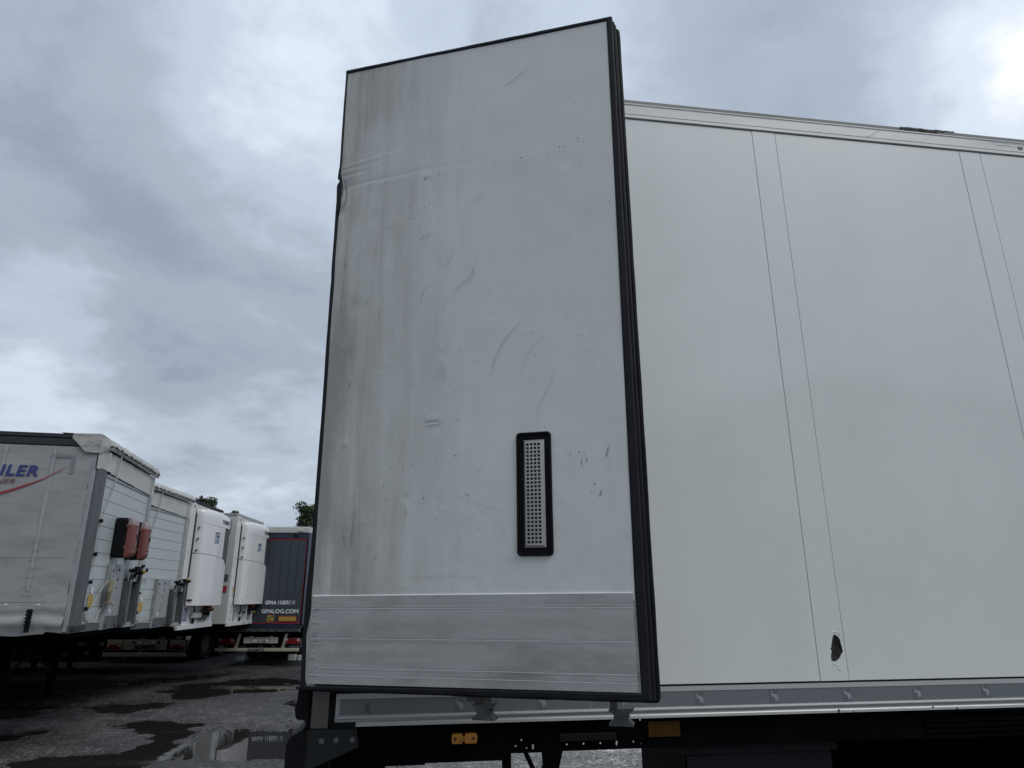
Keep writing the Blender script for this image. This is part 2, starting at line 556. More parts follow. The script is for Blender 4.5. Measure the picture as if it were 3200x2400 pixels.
        if parent is not None:
            o.parent = parent
        if loc is not None:
            o.location = loc
        if rot is not None:
            o.rotation_euler = rot
        return o


def curve2d(loops, depth):
    """filled 2D curve with holes -> (verts, faces) in the xy plane, thickness depth"""
    cu = bpy.data.curves.new("tmp", "CURVE")
    cu.dimensions = "2D"
    cu.fill_mode = "BOTH"
    cu.extrude = depth / 2
    for lp in loops:
        s = cu.splines.new("POLY")
        s.points.add(len(lp) - 1)
        for p, (x, y) in zip(s.points, lp):
            p.co = (x, y, 0, 1)
        s.use_cyclic_u = True
    o = bpy.data.objects.new("tmp", cu)
    col.objects.link(o)
    me = bpy.data.meshes.new_from_object(o.evaluated_get(bpy.context.evaluated_depsgraph_get()))
    vs = [v.co[:] for v in me.vertices]
    fs = [tuple(p.vertices) for p in me.polygons]
    bpy.data.objects.remove(o)
    bpy.data.curves.remove(cu)
    bpy.data.meshes.remove(me)
    return vs, fs


def plate_xz(mb, loops, y0, y1):
    """plate in the xz plane, from y0 to y1, with holes"""
    vs, fs = curve2d(loops, abs(y1 - y0))
    ym = (y0 + y1) / 2
    return mb.add([(x, ym + z, y) for x, y, z in vs], fs)


def text_mb(mb, s, x, z, size, y, depth=0.001, bold=0.0, shear=0.0, sx=1.0, align="LEFT", spacing=1.0):
    """lettering standing in the xz plane facing -y; its origin at (x, z) on plane y"""
    cu = bpy.data.curves.new("tmp", "FONT")
    cu.body = s
    cu.size = size
    cu.extrude = depth / 2
    cu.offset = bold
    cu.shear = shear
    cu.align_x = align
    cu.space_character = spacing
    cu.resolution_u = 3
    o = bpy.data.objects.new("tmp", cu)
    col.objects.link(o)
    me = bpy.data.meshes.new_from_object(o.evaluated_get(bpy.context.evaluated_depsgraph_get()))
    vs = [(x + v.co.x * sx, y - v.co.z, z + v.co.y) for v in me.vertices]
    fs = [tuple(p.vertices) for p in me.polygons]
    bpy.data.objects.remove(o)
    bpy.data.curves.remove(cu)
    bpy.data.meshes.remove(me)
    return mb.add(vs, fs)


def text_w(s, size, **kw):
    q = MB()
    text_mb(q, s, 0, 0, size, 0, **kw)
    xs_ = [v[0] for v in q.v]
    return min(xs_), max(xs_)


def empty(name, loc, rot=(0, 0, 0), label=None, cat=None, group=None):
    o = bpy.data.objects.new(name, None)
    o.empty_display_size = 0.3
    col.objects.link(o)
    o.location = loc
    o.rotation_euler = rot
    if label:
        o["label"] = label
        o["category"] = cat
    if group:
        o["group"] = group
    return o


def circle(cx, cz, r, n=10, sx=1.0, sz=1.0):
    return [(cx + r * sx * math.cos(2 * math.pi * i / n), cz + r * sz * math.sin(2 * math.pi * i / n)) for i in range(n)]


def share(o, name, parent, loc=(0, 0, 0), rot=None):
    """a further object using the same mesh"""
    c = o.copy()
    c.name = name
    col.objects.link(c)
    c.parent = parent
    c.location = loc
    if rot:
        c.rotation_euler = rot
    return c

# ---------------------------------------------------------------- ground, with wheel-worn hollows holding water
PUDDLES = [  # outlines on the ground (x, y)
    [(-4.59, 10.04), (-4.74, 10.9), (-4.71, 11.57), (-4.95, 11.95), (-5.21, 12.19), (-5.65, 12.53), (-6.05, 12.46), (-6.14, 12.06), (-5.68, 11.57), (-5.25, 11.22), (-5.05, 10.5), (-5.19, 10.04), (-5.45, 9.7), (-5.87, 9.62), (-6.12, 9.46), (-6.01, 9.0), (-4.83, 9.0), (-4.6, 9.62)],
    [(-4.65, 10.04), (-4.80, 11.57), (-4.16, 11.87), (-3.37, 11.94), (-2.54, 11.9), (-2.4, 9.8), (-2.74, 9.7), (-3.27, 9.46), (-4.07, 9.60)],
    [(-7.63, 13.52), (-7.49, 14.21), (-6.99, 14.59), (-6.53, 14.59), (-6.23, 13.86), (-6.68, 13.2), (-7.26, 13.12)],
    [(-6.95, 15.0), (-7.5, 16.1), (-7.6, 17.2), (-7.0, 18.6), (-5.9, 18.9), (-5.2, 18.3), (-5.0, 17.2), (-5.6, 16.2), (-6.2, 14.9)],
    [(-7.55, 11.22), (-7.35, 11.39), (-7.1, 11.51), (-7.05, 11.28), (-7.31, 11.06)],
    [(-4.18, 14.9), (-4.5, 14.4), (-3.98, 14.0), (-3.2, 14.2), (-3.2, 14.8)],
    [(-5.5, 16.2), (-5.2, 17.2), (-4.3, 17.6), (-3.6, 17.0), (-4.4, 16.5)],
    [(-6.0, 9.2), (-6.3, 8.3), (-5.4, 7.9), (-4.6, 8.4), (-4.7, 9.1)],
    [(-10.5, 12.0), (-9.6, 14.0), (-8.6, 14.4), (-8.3, 13.0), (-8.9, 11.4)],
    [(-9.5, 17.5), (-9.0, 19.6), (-7.6, 20.0), (-7.5, 18.6), (-8.6, 17.2)],
]


def in_dist(poly, X, Y):
    """signed distance (positive inside) from points to polygon"""
    P = np.array(poly)
    Q = np.roll(P, -1, 0)
    d2 = np.full(X.shape, 1e9)
    inside = np.zeros(X.shape, bool)
    for (x0, y0), (x1, y1) in zip(P, Q):
        dx, dy = x1 - x0, y1 - y0
        t = np.clip(((X - x0) * dx + (Y - y0) * dy) / (dx * dx + dy * dy), 0, 1)
        d2 = np.minimum(d2, (X - x0 - t * dx) ** 2 + (Y - y0 - t * dy) ** 2)
        cond = ((y0 > Y) != (y1 > Y)) & (X < (x1 - x0) * (Y - y0) / (y1 - y0 + 1e-12) + x0)
        inside ^= cond
    d = np.sqrt(d2)
    return np.where(inside, d, -d)


def vnoise(X, Y, cell, seed):
    """smooth value noise"""
    r_ = np.random.default_rng(seed)
    T = r_.random((256, 256))
    x, y = X / cell + 1000, Y / cell + 1000
    xi, yi = np.floor(x).astype(int), np.floor(y).astype(int)
    fx, fy = x - xi, y - yi
    fx, fy = fx * fx * (3 - 2 * fx), fy * fy * (3 - 2 * fy)
    g = lambda a, b: T[a % 256, b % 256]
    return (g(xi, yi) * (1 - fx) * (1 - fy) + g(xi + 1, yi) * fx * (1 - fy) + g(xi, yi + 1) * (1 - fx) * fy + g(xi + 1, yi + 1) * fx * fy)


def axis_pts(lo, hi, fine_lo, fine_hi, step, growth=1.35):
    a = list(np.arange(fine_lo, fine_hi + 1e-6, step))
    s, v = step, fine_hi
    while v < hi:
        s *= growth
        v += s
        a.append(min(v, hi))
    s, v = step, fine_lo
    while v > lo:
        s *= growth
        v -= s
        a.insert(0, max(v, lo))
    return np.array(a)


gx = axis_pts(-900, 900, -10.6, -1.2, 0.045)
gy = axis_pts(-900, 1200, 7.6, 20.2, 0.05)
GX, GY = np.meshgrid(gx, gy)
warp = (vnoise(GX, GY, 0.45, 1) - 0.5) * 0.55 + (vnoise(GX, GY, 0.16, 2) - 0.5) * 0.26 + (vnoise(GX, GY, 0.07, 8) - 0.5) * 0.12
dmax = np.full(GX.shape, -9.0)
for poly in PUDDLES:
    dmax = np.maximum(dmax, in_dist(poly, GX, GY))
H = np.clip(-(dmax + 0.07 + warp) * 0.10, -0.035, 0.035)
rough_h = (vnoise(GX, GY, 0.10, 3) - 0.5) * 0.010 + (vnoise(GX, GY, 0.6, 4) - 0.5) * 0.022
fade = np.clip((60 - np.hypot(GX, GY)) / 30, 0, 1)
GZ = (H + rough_h * np.clip(1 + H * 20, 0.1, 1)) * fade
gb = MB()
gb.grid(GX, GY, GZ)
ground = gb.build("ground", None, smooth=False, recalc=False)
ground.data.shade_smooth()
ground["kind"] = "structure"

gm = bpy.data.materials.new("wet_gravel_yard")
gm.use_nodes = True
g = gm.node_tree
gbs = g.nodes["Principled BSDF"]
gcd = N(g, "ShaderNodeTexCoord")
ggeo = N(g, "ShaderNodeNewGeometry")
gsep = N(g, "ShaderNodeSeparateXYZ")
g.links.new(ggeo.outputs["Position"], gsep.inputs[0])


def gnoise(scale, det=6, ro=0.6, kind="ShaderNodeTexNoise"):
    n = N(g, kind)
    n.inputs["Scale"].default_value = scale
    if kind == "ShaderNodeTexNoise":
        n.inputs["Detail"].default_value = det
        n.inputs["Roughness"].default_value = ro
    g.links.new(gcd.outputs["Object"], n.inputs["Vector"])
    return n


stones = gnoise(34, kind="ShaderNodeTexVoronoi")
grit = gnoise(120, 3, 0.6)
patchn = gnoise(0.55, 6, 0.6)
patch2 = gnoise(2.6, 6, 0.65)
stone_r = N(g, "ShaderNodeSeparateColor")
g.links.new(stones.outputs["Color"], stone_r.inputs[0])
gramp = N(g, "ShaderNodeValToRGB")
gramp.color_ramp.elements[0].color = (0.022, 0.021, 0.020, 1)
gramp.color_ramp.elements[1].color = (0.30, 0.29, 0.28, 1)
e = gramp.color_ramp.elements.new(0.62)
e.color = (0.092, 0.087, 0.085, 1)
e = gramp.color_ramp.elements.new(0.9)
e.color = (0.19, 0.185, 0.18, 1)
coarse = gnoise(13, 5, 0.75)
tone = M(g, "ADD", M(g, "MULTIPLY", stone_r.outputs[0], 0.62), M(g, "MULTIPLY", grit.outputs[0], 0.40))
tone = M(g, "ADD", tone, M(g, "MULTIPLY", M(g, "SUBTRACT", coarse.outputs[0], 0.5), 0.9), clamp=True)
g.links.new(tone, gramp.inputs[0])
wetmask = M(g, "SUBTRACT", 1.0, M(g, "MULTIPLY", M(g, "ADD", gsep.outputs[2], 0.010), 45.0), clamp=True)
pt = M(g, "MULTIPLY", M(g, "SUBTRACT", M(g, "ADD", M(g, "MULTIPLY", patchn.outputs[0], 0.6), M(g, "MULTIPLY", patch2.outputs[0], 0.4)), 0.46), 7.0, clamp=True)
dry = M(g, "MULTIPLY", pt, M(g, "SUBTRACT", 1.0, wetmask))
gmx = N(g, "ShaderNodeMix", data_type="RGBA", blend_type="MULTIPLY")
gmx.inputs[0].default_value = 1.0
g.links.new(gramp.outputs[0], gmx.inputs[6])
br = N(g, "ShaderNodeMapRange")
br.inputs["To Min"].default_value = 0.45
br.inputs["To Max"].default_value = 0.98
g.links.new(dry, br.inputs["Value"])
g.links.new(br.outputs[0], gmx.inputs[7])
# shade round the parked row painted into the ground colour, dry pale gravel to the right
row_shade_x = M(g, "MULTIPLY", M(g, "ADD", M(g, "MULTIPLY", gsep.outputs[0], -1.0), M(g, "ADD", M(g, "MULTIPLY", gsep.outputs[1], 0.55), -12.2)), 0.30)
row_shade = M(g, "ADD", row_shade_x, M(g, "MULTIPLY", M(g, "SUBTRACT", patchn.outputs[0], 0.5), 1.6), clamp=True)
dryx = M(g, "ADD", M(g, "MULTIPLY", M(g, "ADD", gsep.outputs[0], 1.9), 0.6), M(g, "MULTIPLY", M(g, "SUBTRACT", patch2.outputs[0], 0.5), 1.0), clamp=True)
gl = N(g, "ShaderNodeVectorMath", operation="SCALE")
g.links.new(gmx.outputs[2], gl.inputs[0])
g.links.new(M(g, "ADD", M(g, "SUBTRACT", 1.0, M(g, "MULTIPLY", row_shade, 0.48)), M(g, "MULTIPLY", dryx, 2.3)), gl.inputs["Scale"])
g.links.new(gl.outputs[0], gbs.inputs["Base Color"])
rr_ = N(g, "ShaderNodeMapRange")
rr_.inputs["To Min"].default_value = 0.55
rr_.inputs["To Max"].default_value = 0.85
g.links.new(dry, rr_.inputs["Value"])
g.links.new(rr_.outputs[0], gbs.inputs["Roughness"])
gbs.inputs["Specular IOR Level"].default_value = 0.25
gbp = N(g, "ShaderNodeBump")
gbp.inputs["Strength"].default_value = 0.9
gbp.inputs["Distance"].default_value = 0.012
hsum = M(g, "ADD", M(g, "MULTIPLY", stones.outputs["Distance"], -1.0), M(g, "MULTIPLY", grit.outputs[0], 0.4))
g.links.new(hsum, gbp.inputs["Height"])
g.links.new(gbp.outputs[0], gbs.inputs["Normal"])
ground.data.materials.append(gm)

wm = bpy.data.materials.new("still_puddle_water")
wm.use_nodes = True
wb = wm.node_tree.nodes["Principled BSDF"]
wb.inputs["Base Color"].default_value = (0.018, 0.016, 0.015, 1)
wb.inputs["Roughness"].default_value = 0.02
wb.inputs["IOR"].default_value = 1.33
wbn = N(wm.node_tree, "ShaderNodeTexNoise")
wbn.inputs["Scale"].default_value = 5
wbc = N(wm.node_tree, "ShaderNodeTexCoord")
wm.node_tree.links.new(wbc.outputs["Object"], wbn.inputs["Vector"])
wbb = N(wm.node_tree, "ShaderNodeBump")
wbb.inputs["Strength"].default_value = 0.03
wbb.inputs["Distance"].default_value = 0.01
wm.node_tree.links.new(wbn.outputs[0], wbb.inputs["Height"])
wm.node_tree.links.new(wbb.outputs[0], wb.inputs["Normal"])
for k, poly in enumerate(PUDDLES):
    if k == 1:      # the two hollows by the camera run together: one water sheet carries both
        continue
    pts = np.array(poly + (PUDDLES[1] if k == 0 else []))
    x0, y0 = pts.min(0) - 0.5
    x1, y1 = pts.max(0) + 0.5
    if k == 0:
        y0 = 7.3
    if k == 7:
        continue
    pb = MB()
    zw = -0.008 - 0.0006 * k
    pb.add([(x0, y0, zw), (x1, y0, zw), (x1, y1, zw), (x0, y1, zw)], [(0, 1, 2, 3)])
    po = pb.build("puddle", wm, recalc=False)
    po["kind"] = "structure"

# loose stones lying on the gravel
sb_ = MB()
icos = []
for k in range(5):
    bm = bmesh.new()
    bmesh.ops.create_icosphere(bm, subdivisions=1, radius=1)
    for v in bm.verts:
        v.co *= 0.75 + 0.5 * random.random()
    bm.verts.ensure_lookup_table()
    icos.append((np.array([v.co[:] for v in bm.verts]), np.array([[v.index for v in f.verts] for f in bm.faces])))
    bm.free()
VS, FS = [], []
off = 0
for k in range(12000):
    x = random.uniform(-9.0, 3.6)
    y = 7.8 + 9 * random.random() ** 1.6
    s = 0.004 + 0.010 * random.random() ** 2.5
    v_, f_ = icos[k % 5]
    a = random.random() * 6.28
    ca, sa = math.cos(a), math.sin(a)
    q = v_ * (s, s * 0.8, s * 0.6)
    q = np.stack([q[:, 0] * ca - q[:, 1] * sa + x, q[:, 0] * sa + q[:, 1] * ca + y, q[:, 2]], 1)
    ix = min(max(int(np.searchsorted(gx, x)), 1), len(gx) - 1)
    iy = min(max(int(np.searchsorted(gy, y)), 1), len(gy) - 1)
    zg = GZ[iy, ix]
    if zg < -0.014 and random.random() < 0.85:
        continue
    q[:, 2] += zg + s * 0.3
    VS.append(q)
    FS.append(f_ + off)
    off += len(v_)
me = bpy.data.meshes.new("gravel")
me.from_pydata(np.concatenate(VS).tolist(), [], np.concatenate(FS).tolist())
STONE = mat("loose_stone", (0.085, 0.083, 0.080), 0.75, var=0.8, vscale=9)
me.materials.append(STONE)
go = bpy.data.objects.new("gravel", me)
col.objects.link(go)
go["kind"] = "stuff"
go["label"] = "loose grey stones scattered over the wet gravel yard"
go["category"] = "gravel"

# ================================================================ NEAR TRAILER
# local frame: x along the side (away from the rear), y into the body, z up; Z0 = height of the body's lower seam
Z0 = 1.64
TILT = 0.0035
near = empty("refrigerated_trailer", (0.58647 + 0.0, 2.73586, 0.0), (0, -TILT, R(8.35)),
             "large cream grey box trailer close by, its rear door swung open against the side", "trailer")
XR, XF = -1.29, 11.9          # rear and front of the body
TOP = Z0 + 2.466
b = MB()
b.box(XR, XF, 0.012, 2.44, Z0 - 0.09, TOP + 0.09)
b.build("body_core", GAP, near)
b = MB()
b.box(XR, XF, 0.03, 2.43, TOP + 0.091, TOP + 0.10)
b.build("roof", RAIL, near)
# side skin: wide panels and narrow joint strips, 3 mm apart
edges = []
x = -1.193
wide = [(-1.193, 0.5928)]
strips = []
p0 = 0.595
while p0 < XF - 1.4:
    strips.append((p0, p0 + 0.116))
    wide.append((p0 + 0.1188, p0 + 1.1130))
    p0 += 1.1155
TORN = [(0.676, 0.170), (0.683, 0.166), (0.690, 0.162), (0.697, 0.152), (0.6985, 0.140), (0.7015, 0.122), (0.7035, 0.106), (0.694, 0.096), (0.687, 0.085), (0.677, 0.077), (0.668, 0.0725), (0.659, 0.072), (0.651, 0.0745),
        (0.6505, 0.090), (0.6535, 0.102), (0.657, 0.110), (0.6525, 0.1135), (0.656, 0.122), (0.662, 0.142), (0.668, 0.160)]
TORN = [(a - 0.0015, z_) for a, z_ in TORN]


def slab(name, x0, x1, y, m, parent=near):
    bb = MB()
    bb.box(x0, x1, y, 0.011, Z0 + 0.004, TOP - 0.004, 0.0012)
    return bb.build(name, m, parent, smooth=False)


SEAM = mat("grey_joint_sealant", (0.30, 0.31, 0.30), 0.6)
for x0, x1 in strips[:8]:
    for xa, xb in ((x0 - 0.0022, x0), (x1, x1 + 0.0028)):
        bb = MB()
        bb.box(xa, xb, 0.0025, 0.0115, Z0 + 0.004, TOP - 0.004)
        bb.build("joint_seal", SEAM, near)
for x0, x1 in wide:
    slab("side_panel", x0, x1, 0.0, PANEL)
for k, (x0, x1) in enumerate(strips):
    if k == 0:
        bb = MB()
        plate_xz(bb, [[(x0, Z0 + 0.004), (x1, Z0 + 0.004), (x1, TOP - 0.004), (x0, TOP - 0.004)], [(a, Z0 + z_) for a, z_ in TORN]], -0.0008, 0.004)
        o = bb.build("joint_strip", PANEL, near)
        o["label"] = "joint strip with a torn dark hole near its foot"
        hb = MB()
        n_ = 14
        cx_, cz_ = 0.678, 0.12
        rings = []
        for r_ in range(6):
            fr = r_ / 5
            for a, z_ in TORN:
                dd_ = (1 - fr) ** 1.0
                rings.append((cx_ + (a - cx_) * (1.03 - fr), 0.001 + 0.007 * math.sin(fr * 1.57) + random.uniform(-1, 1) * 0.0012, Z0 + cz_ + (z_ - cz_) * (1.03 - fr)))
        L_ = len(TORN)
        fs = [(r_ * L_ + i, r_ * L_ + (i + 1) % L_, (r_ + 1) * L_ + (i + 1) % L_, (r_ + 1) * L_ + i) for r_ in range(5) for i in range(L_)]
        hb.add(rings, fs)
        hb.build("torn_hole", FOAM, o)
        fl = MB()
        for pts_ in ([(0.664, 0.176), (0.676, 0.181), (0.690, 0.176), (0.700, 0.166)], [(0.655, 0.066), (0.668, 0.058), (0.682, 0.060)], [(0.672, 0.047), (0.686, 0.040), (0.697, 0.050)]):
            n_ = len(pts_)
            vs_ = []
            for q_, (a, z_) in enumerate(pts_):
                vs_ += [(a, -0.0012, Z0 + z_ + 0.0018), (a + 0.001, -0.0026, Z0 + z_ - 0.0012)]
            fl.add(vs_, [(2 * q_, 2 * q_ + 1, 2 * q_ + 3, 2 * q_ + 2) for q_ in range(n_ - 1)])
        fl.build("peeled_flake", mat("bare_white_flake", (0.56, 0.57, 0.56), 0.5), o)["kind"] = "stuff"
    else:
        slab("joint_strip", x0, x1, -0.0006, PANEL)
# roof rail (profile seen from below: strip, face, lip, dark groove, bead)
zt = TOP
prof = [(0.011, zt + 0.003), (-0.007, zt + 0.003), (-0.007, zt + 0.0195), (-0.005, zt + 0.0195), (-0.005, zt + 0.0205), (-0.0085, zt + 0.0205), (-0.0085, zt + 0.071),
        (-0.012, zt + 0.073), (-0.012, zt + 0.078), (0.008, zt + 0.081), (0.008, zt + 0.086), (-0.006, zt + 0.091), (-0.011, zt + 0.096), (-0.006, zt + 0.102), (0.03, zt + 0.106), (0.03, zt + 0.003)]
b = MB()
b.prism(prof, XR + 0.03, XF, axis="x")
rail = b.build("roof_rail", RAIL, near)
b = MB()    # torn dark stretch of the rail's bead and the scratches on it
dk = mat("bare_dark_rail_damage", (0.055, 0.05, 0.042), 0.8, var=0.7, vscale=60, bump=0.5, bscale=90)
for (xa, xb, za, zb_) in ((1.395, 1.52, 0.088, 0.1025), (1.50, 1.60, 0.086, 0.101), (1.58, 1.645, 0.092, 0.1035), (1.64, 1.70, 0.0975, 0.1035)):
    pts_t = [(xa + (xb - xa) * i / 6, zt + zb_ - random.random() * 0.003) for i in range(7)]
    pts_b = [(xb - (xb - xa) * i / 6, zt + za + random.random() * 0.004) for i in range(7)]
    b.prism(pts_t + pts_b, -0.0125, -0.004)
b.build("rail_damage", dk, rail)["kind"] = "stuff"
scr_d = mat("dark_scratch_line", (0.12, 0.12, 0.12), 0.7, alpha=0.7)
b = MB()


def ribbon(mb, pts, w, y, jitter=0.0):
    """thin flat strip along (x,z) points on plane y, tapering at both ends"""
    n = len(pts)
    vs = []
    for i, (px_, pz_) in enumerate(pts):
        q0, q1 = pts[max(i - 1, 0)], pts[min(i + 1, n - 1)]
        dx, dz = q1[0] - q0[0], q1[1] - q0[1]
        l_ = math.hypot(dx, dz) or 1
        ww = w * (0.25 + 0.75 * math.sin(math.pi * (i + 0.5) / n)) * (1 + random.uniform(-jitter, jitter)) / 2
        vs += [(px_ - dz / l_ * ww, y, pz_ + dx / l_ * ww), (px_ + dz / l_ * ww, y, pz_ - dx / l_ * ww)]
    mb.add(vs, [(2 * i, 2 * i + 1, 2 * i + 3, 2 * i + 2) for i in range(n - 1)])


def spline(pts, n=16):
    out_ = []
    P = [pts[0]] + list(pts) + [pts[-1]]
    for k in range(1, len(P) - 2):
        for i in range(n):
            t = i / n
            q = []
            for a in range(2):
                p0_, p1_, p2_, p3_ = P[k - 1][a], P[k][a], P[k + 1][a], P[k + 2][a]
                q.append(0.5 * (2 * p1_ + (p2_ - p0_) * t + (2 * p0_ - 5 * p1_ + 4 * p2_ - p3_) * t * t + (3 * p1_ - p0_ - 3 * p2_ + p3_) * t ** 3))
            out_.append(tuple(q))
    out_.append(tuple(pts[-1]))
    return out_


ribbon(b, spline([(1.19, zt + 0.028), (1.215, zt + 0.026), (1.25, zt + 0.05), (1.28, zt + 0.068)], 6), 0.0018, -0.0095)
ribbon(b, spline([(1.90, zt + 0.066), (1.93, zt + 0.048), (1.98, zt + 0.050), (2.03, zt + 0.047), (2.12, zt + 0.06)], 6), 0.0022, -0.0095, 0.3)
ribbon(b, spline([(1.90, zt + 0.062), (1.96, zt + 0.064), (2.02, zt + 0.062), (2.2, zt + 0.07)], 6), 0.0016, -0.0095, 0.3)
b.prism(circle(2.065, zt + 0.043, 0.012, 9, 1.3, 0.8), -0.0105, -0.008)
b.build("rail_scratch", scr_d, rail)["kind"] = "stuff"
# lower rail
prof = [(0.011, Z0 - 0.003), (-0.007, Z0 - 0.003), (-0.007, Z0 - 0.0185), (-0.0045, Z0 - 0.019), (-0.0045, Z0 - 0.070), (-0.013, Z0 - 0.0715), (-0.018, Z0 - 0.0745), (-0.0185, Z0 - 0.0775),
        (-0.008, Z0 - 0.0795), (-0.0065, Z0 - 0.084), (-0.009, Z0 - 0.088), (-0.016, Z0 - 0.0915), (-0.019, Z0 - 0.095), (-0.019, Z0 - 0.1035), (-0.014, Z0 - 0.1045), (0.03, Z0 - 0.1045), (0.03, Z0 - 0.003)]
b = MB()
b.prism(prof, -1.193, XF, axis="x")
RAIL2 = mat("lower_rail_paint", (0.36, 0.37, 0.36), 0.25, var=0.03, vscale=3, coat=0.2)
srail = b.build("side_rail", RAIL2, near, smooth=False)
b = MB()    # drip slots and nicks in the lower rail
for xx, zz, r_ in ((0.641, -0.097, 0.0045), (0.70, -0.1035, 0.003), (1.03, -0.094, 0.003), (1.13, -0.1, 0.003)):
    b.prism(circle(xx, Z0 + zz, r_, 7, 1, 1.3), -0.0202, -0.0185)
b.build("drip_hole", CHIP, srail)["kind"] = "stuff"
# reflective tape in lengths, with an emblem square every 0.307 m
ELE = [(-.20, .46), (-.27, .50), (-.33, .44), (-.32, .34), (-.26, .30), (-.19, .36), (-.10, .26), (0.0, .18), (.10, .20), (.28, .16), (.40, .02), (.43, -.18), (.40, -.46), (.28, -.46), (.30, -.24), (.22, -.26),
       (.16, -.46), (.04, -.46), (.06, -.20), (-.02, -.04), (-.10, -.02), (-.16, -.12), (-.20, .02), (-.30, .10), (-.40, .12), (-.30, .20), (-.20, .20), (-.24, .24), (-.30, .24), (-.38, .32), (-.38, .48), (-.28, .57), (-.18, .53)]
xt = -1.18
emblem_mesh = None
while xt < 6.0:
    b = MB()
    b.box(xt, xt + 0.8765, -0.0056, -0.0046, Z0 - 0.069, Z0 - 0.0195)
    tp = b.build("reflective_tape", TAPE, near)
    for i in range(-5, 24):
        ex = 0.105 + i * 0.293
        if ex < -0.9 or not (xt + 0.02 < ex < xt + 0.86):
            continue
        if emblem_mesh is None:
            b = MB()
            b.use(EMB_SQ).box(-0.018, 0.018, -0.0062, -0.0057, -0.0235, 0.0235)
            b.use(EMB_EL).prism([(q[0] * 0.036, q[1] * 0.036) for q in ELE], -0.0067, -0.0063)
            emblem_mesh = b.build("emblem", None, tp, loc=(ex, 0, Z0 - 0.044))
        else:
            share(emblem_mesh, "emblem", tp, (ex, 0, Z0 - 0.044))
    xt += 0.879
# little torn dent at the tape's rear end
b = MB()
for k in range(7):
    a = random.uniform(-0.010, 0.010)
    ribbon(b, spline([(-1.078 + a, Z0 - 0.030 - random.random() * 0.01), (-1.083 + a * 1.4, Z0 - 0.045), (-1.074 + a, Z0 - 0.068)], 4), 0.005, -0.0075 - 0.0004 * k, 0.4)
b.build("tape_tear", scr_d, near)["kind"] = "stuff"

# rear frame: aluminium corner post, black hinge side, buffer
b = MB()
b.box(-1.272, -1.214, -0.012, 0.10, Z0 - 0.108, TOP + 0.09, 0.004)
b.build("rear_post", ALU, near)
b = MB()
b.box(-1.213, -1.194, -0.004, 0.09, Z0 - 0.103, TOP + 0.085, 0.002)
b.box(-1.288, -1.273, 0.0, 0.12, Z0 - 0.108, TOP + 0.085, 0.003)
b.pieces("post_seal", SEAL, near)
b = MB()
b.prism([(-1.318, Z0 + 0.02), (-1.284, Z0 + 0.02), (-1.279, Z0 - 0.105), (-1.286, Z0 - 0.10), (-1.289, Z0 - 0.084), (-1.294, Z0 - 0.080), (-1.317, Z0 - 0.077), (-1.322, Z0 - 0.067), (-1.326, Z0 - 0.046), (-1.321, Z0 - 0.020)], -0.015, 0.10)
b.build("door_buffer", SEAL, near)
b = MB()
b.box(-1.200, -1.122, -0.020, 0.05, Z0 - 0.110, Z0 - 0.0895, 0.003)
b.build("corner_pad", SEAL, near)
b = MB()
b.prism([(-1.283, Z0 - 0.110), (-1.195, Z0 - 0.110), (-1.120, Z0 - 0.110), (-1.108, Z0 - 0.166), (-1.272, Z0 - 0.232), (-1.283, Z0 - 0.232)], -0.012, 0.02)
cp = b.build("corner_bracket", CORNER, near)
bm0 = None
for sx_ in (-1.231, -1.184, -1.131):
    if bm0 is None:
        b = MB()
        b.use(BOLT).cyl((0, -0.0185, 0), 0.0085, 0.007, "y", 14)
        b.use(CHIP).cyl((0, -0.0135, 0), 0.0115, 0.002, "y", 16)
        bm0 = b.build("bolt", None, cp, loc=(sx_, 0, Z0 - 0.1445))
    else:
        share(bm0, "bolt", cp, (sx_, 0, Z0 - 0.1435))
b = MB()
b.prism(spline([(-1.342, Z0 - 0.225), (-1.343, Z0 - 0.17), (-1.341, Z0 - 0.146), (-1.330, Z0 - 0.128), (-1.310, Z0 - 0.116), (-1.285, Z0 - 0.112), (-1.284, Z0 - 0.235), (-1.325, Z0 - 0.233)], 3), -0.03, 0.30)
b.build("rubber_bumper", SEAL, near, smooth=True)
b = MB()
b.tube([(-1.205, 0.0, Z0 - 0.19), (-1.203, 0.01, Z0 - 0.30)], 0.004, 6)
b.tube([(-1.215, 0.0, Z0 - 0.27), (-1.195, 0.0, Z0 - 0.31), (-1.2, 0.05, Z0 - 0.5)], 0.007, 6)
b.pieces("air_line", BLACKPL, near)

# chassis: side web pierced by rows of holes
holes = [(-0.554, -0.165), (-0.574, -0.183), (-0.536, -0.191), (-0.392, -0.183), (-0.332, -0.183), (-0.271, -0.183), (-0.150, -0.182), (-0.120, -0.189), (-0.090, -0.182), (0.020, -0.185), (-0.211, -0.125), (-0.151, -0.123), (-0.121, -0.112), (0.14, -0.185)]
slots = [(-0.513, -0.187), (-0.211, -0.185), (-0.029, -0.184)]
outl = [(-1.28, -0.100), (9.0, -0.100), (9.0, -0.204), (-0.408, -0.204), (-0.425, -0.27), (-0.478, -0.27), (-0.482, -0.206), (-0.590, -0.205), (-0.590, -0.27), (-0.621, -0.27), (-0.622, -0.226), (-0.884, -0.226), (-0.886, -0.231), (-1.017, -0.231), (-1.03, -0.26), (-1.28, -0.30)]
loops = [[(a, Z0 + z_) for a, z_ in outl]] + [circle(a, Z0 + z_, 0.0036, 8) for a, z_ in holes] + [[(a - .0035, Z0 + z_ - .0075), (a + .0035, Z0 + z_ - .0075), (a + .0035, Z0 + z_ + .0075), (a - .0035, Z0 + z_ + .0075)] for a, z_ in slots]
b = MB()
plate_xz(b, loops, 0.004, 0.008)
b.weld().build("chassis_web", CHASSIS, near)
b = MB()
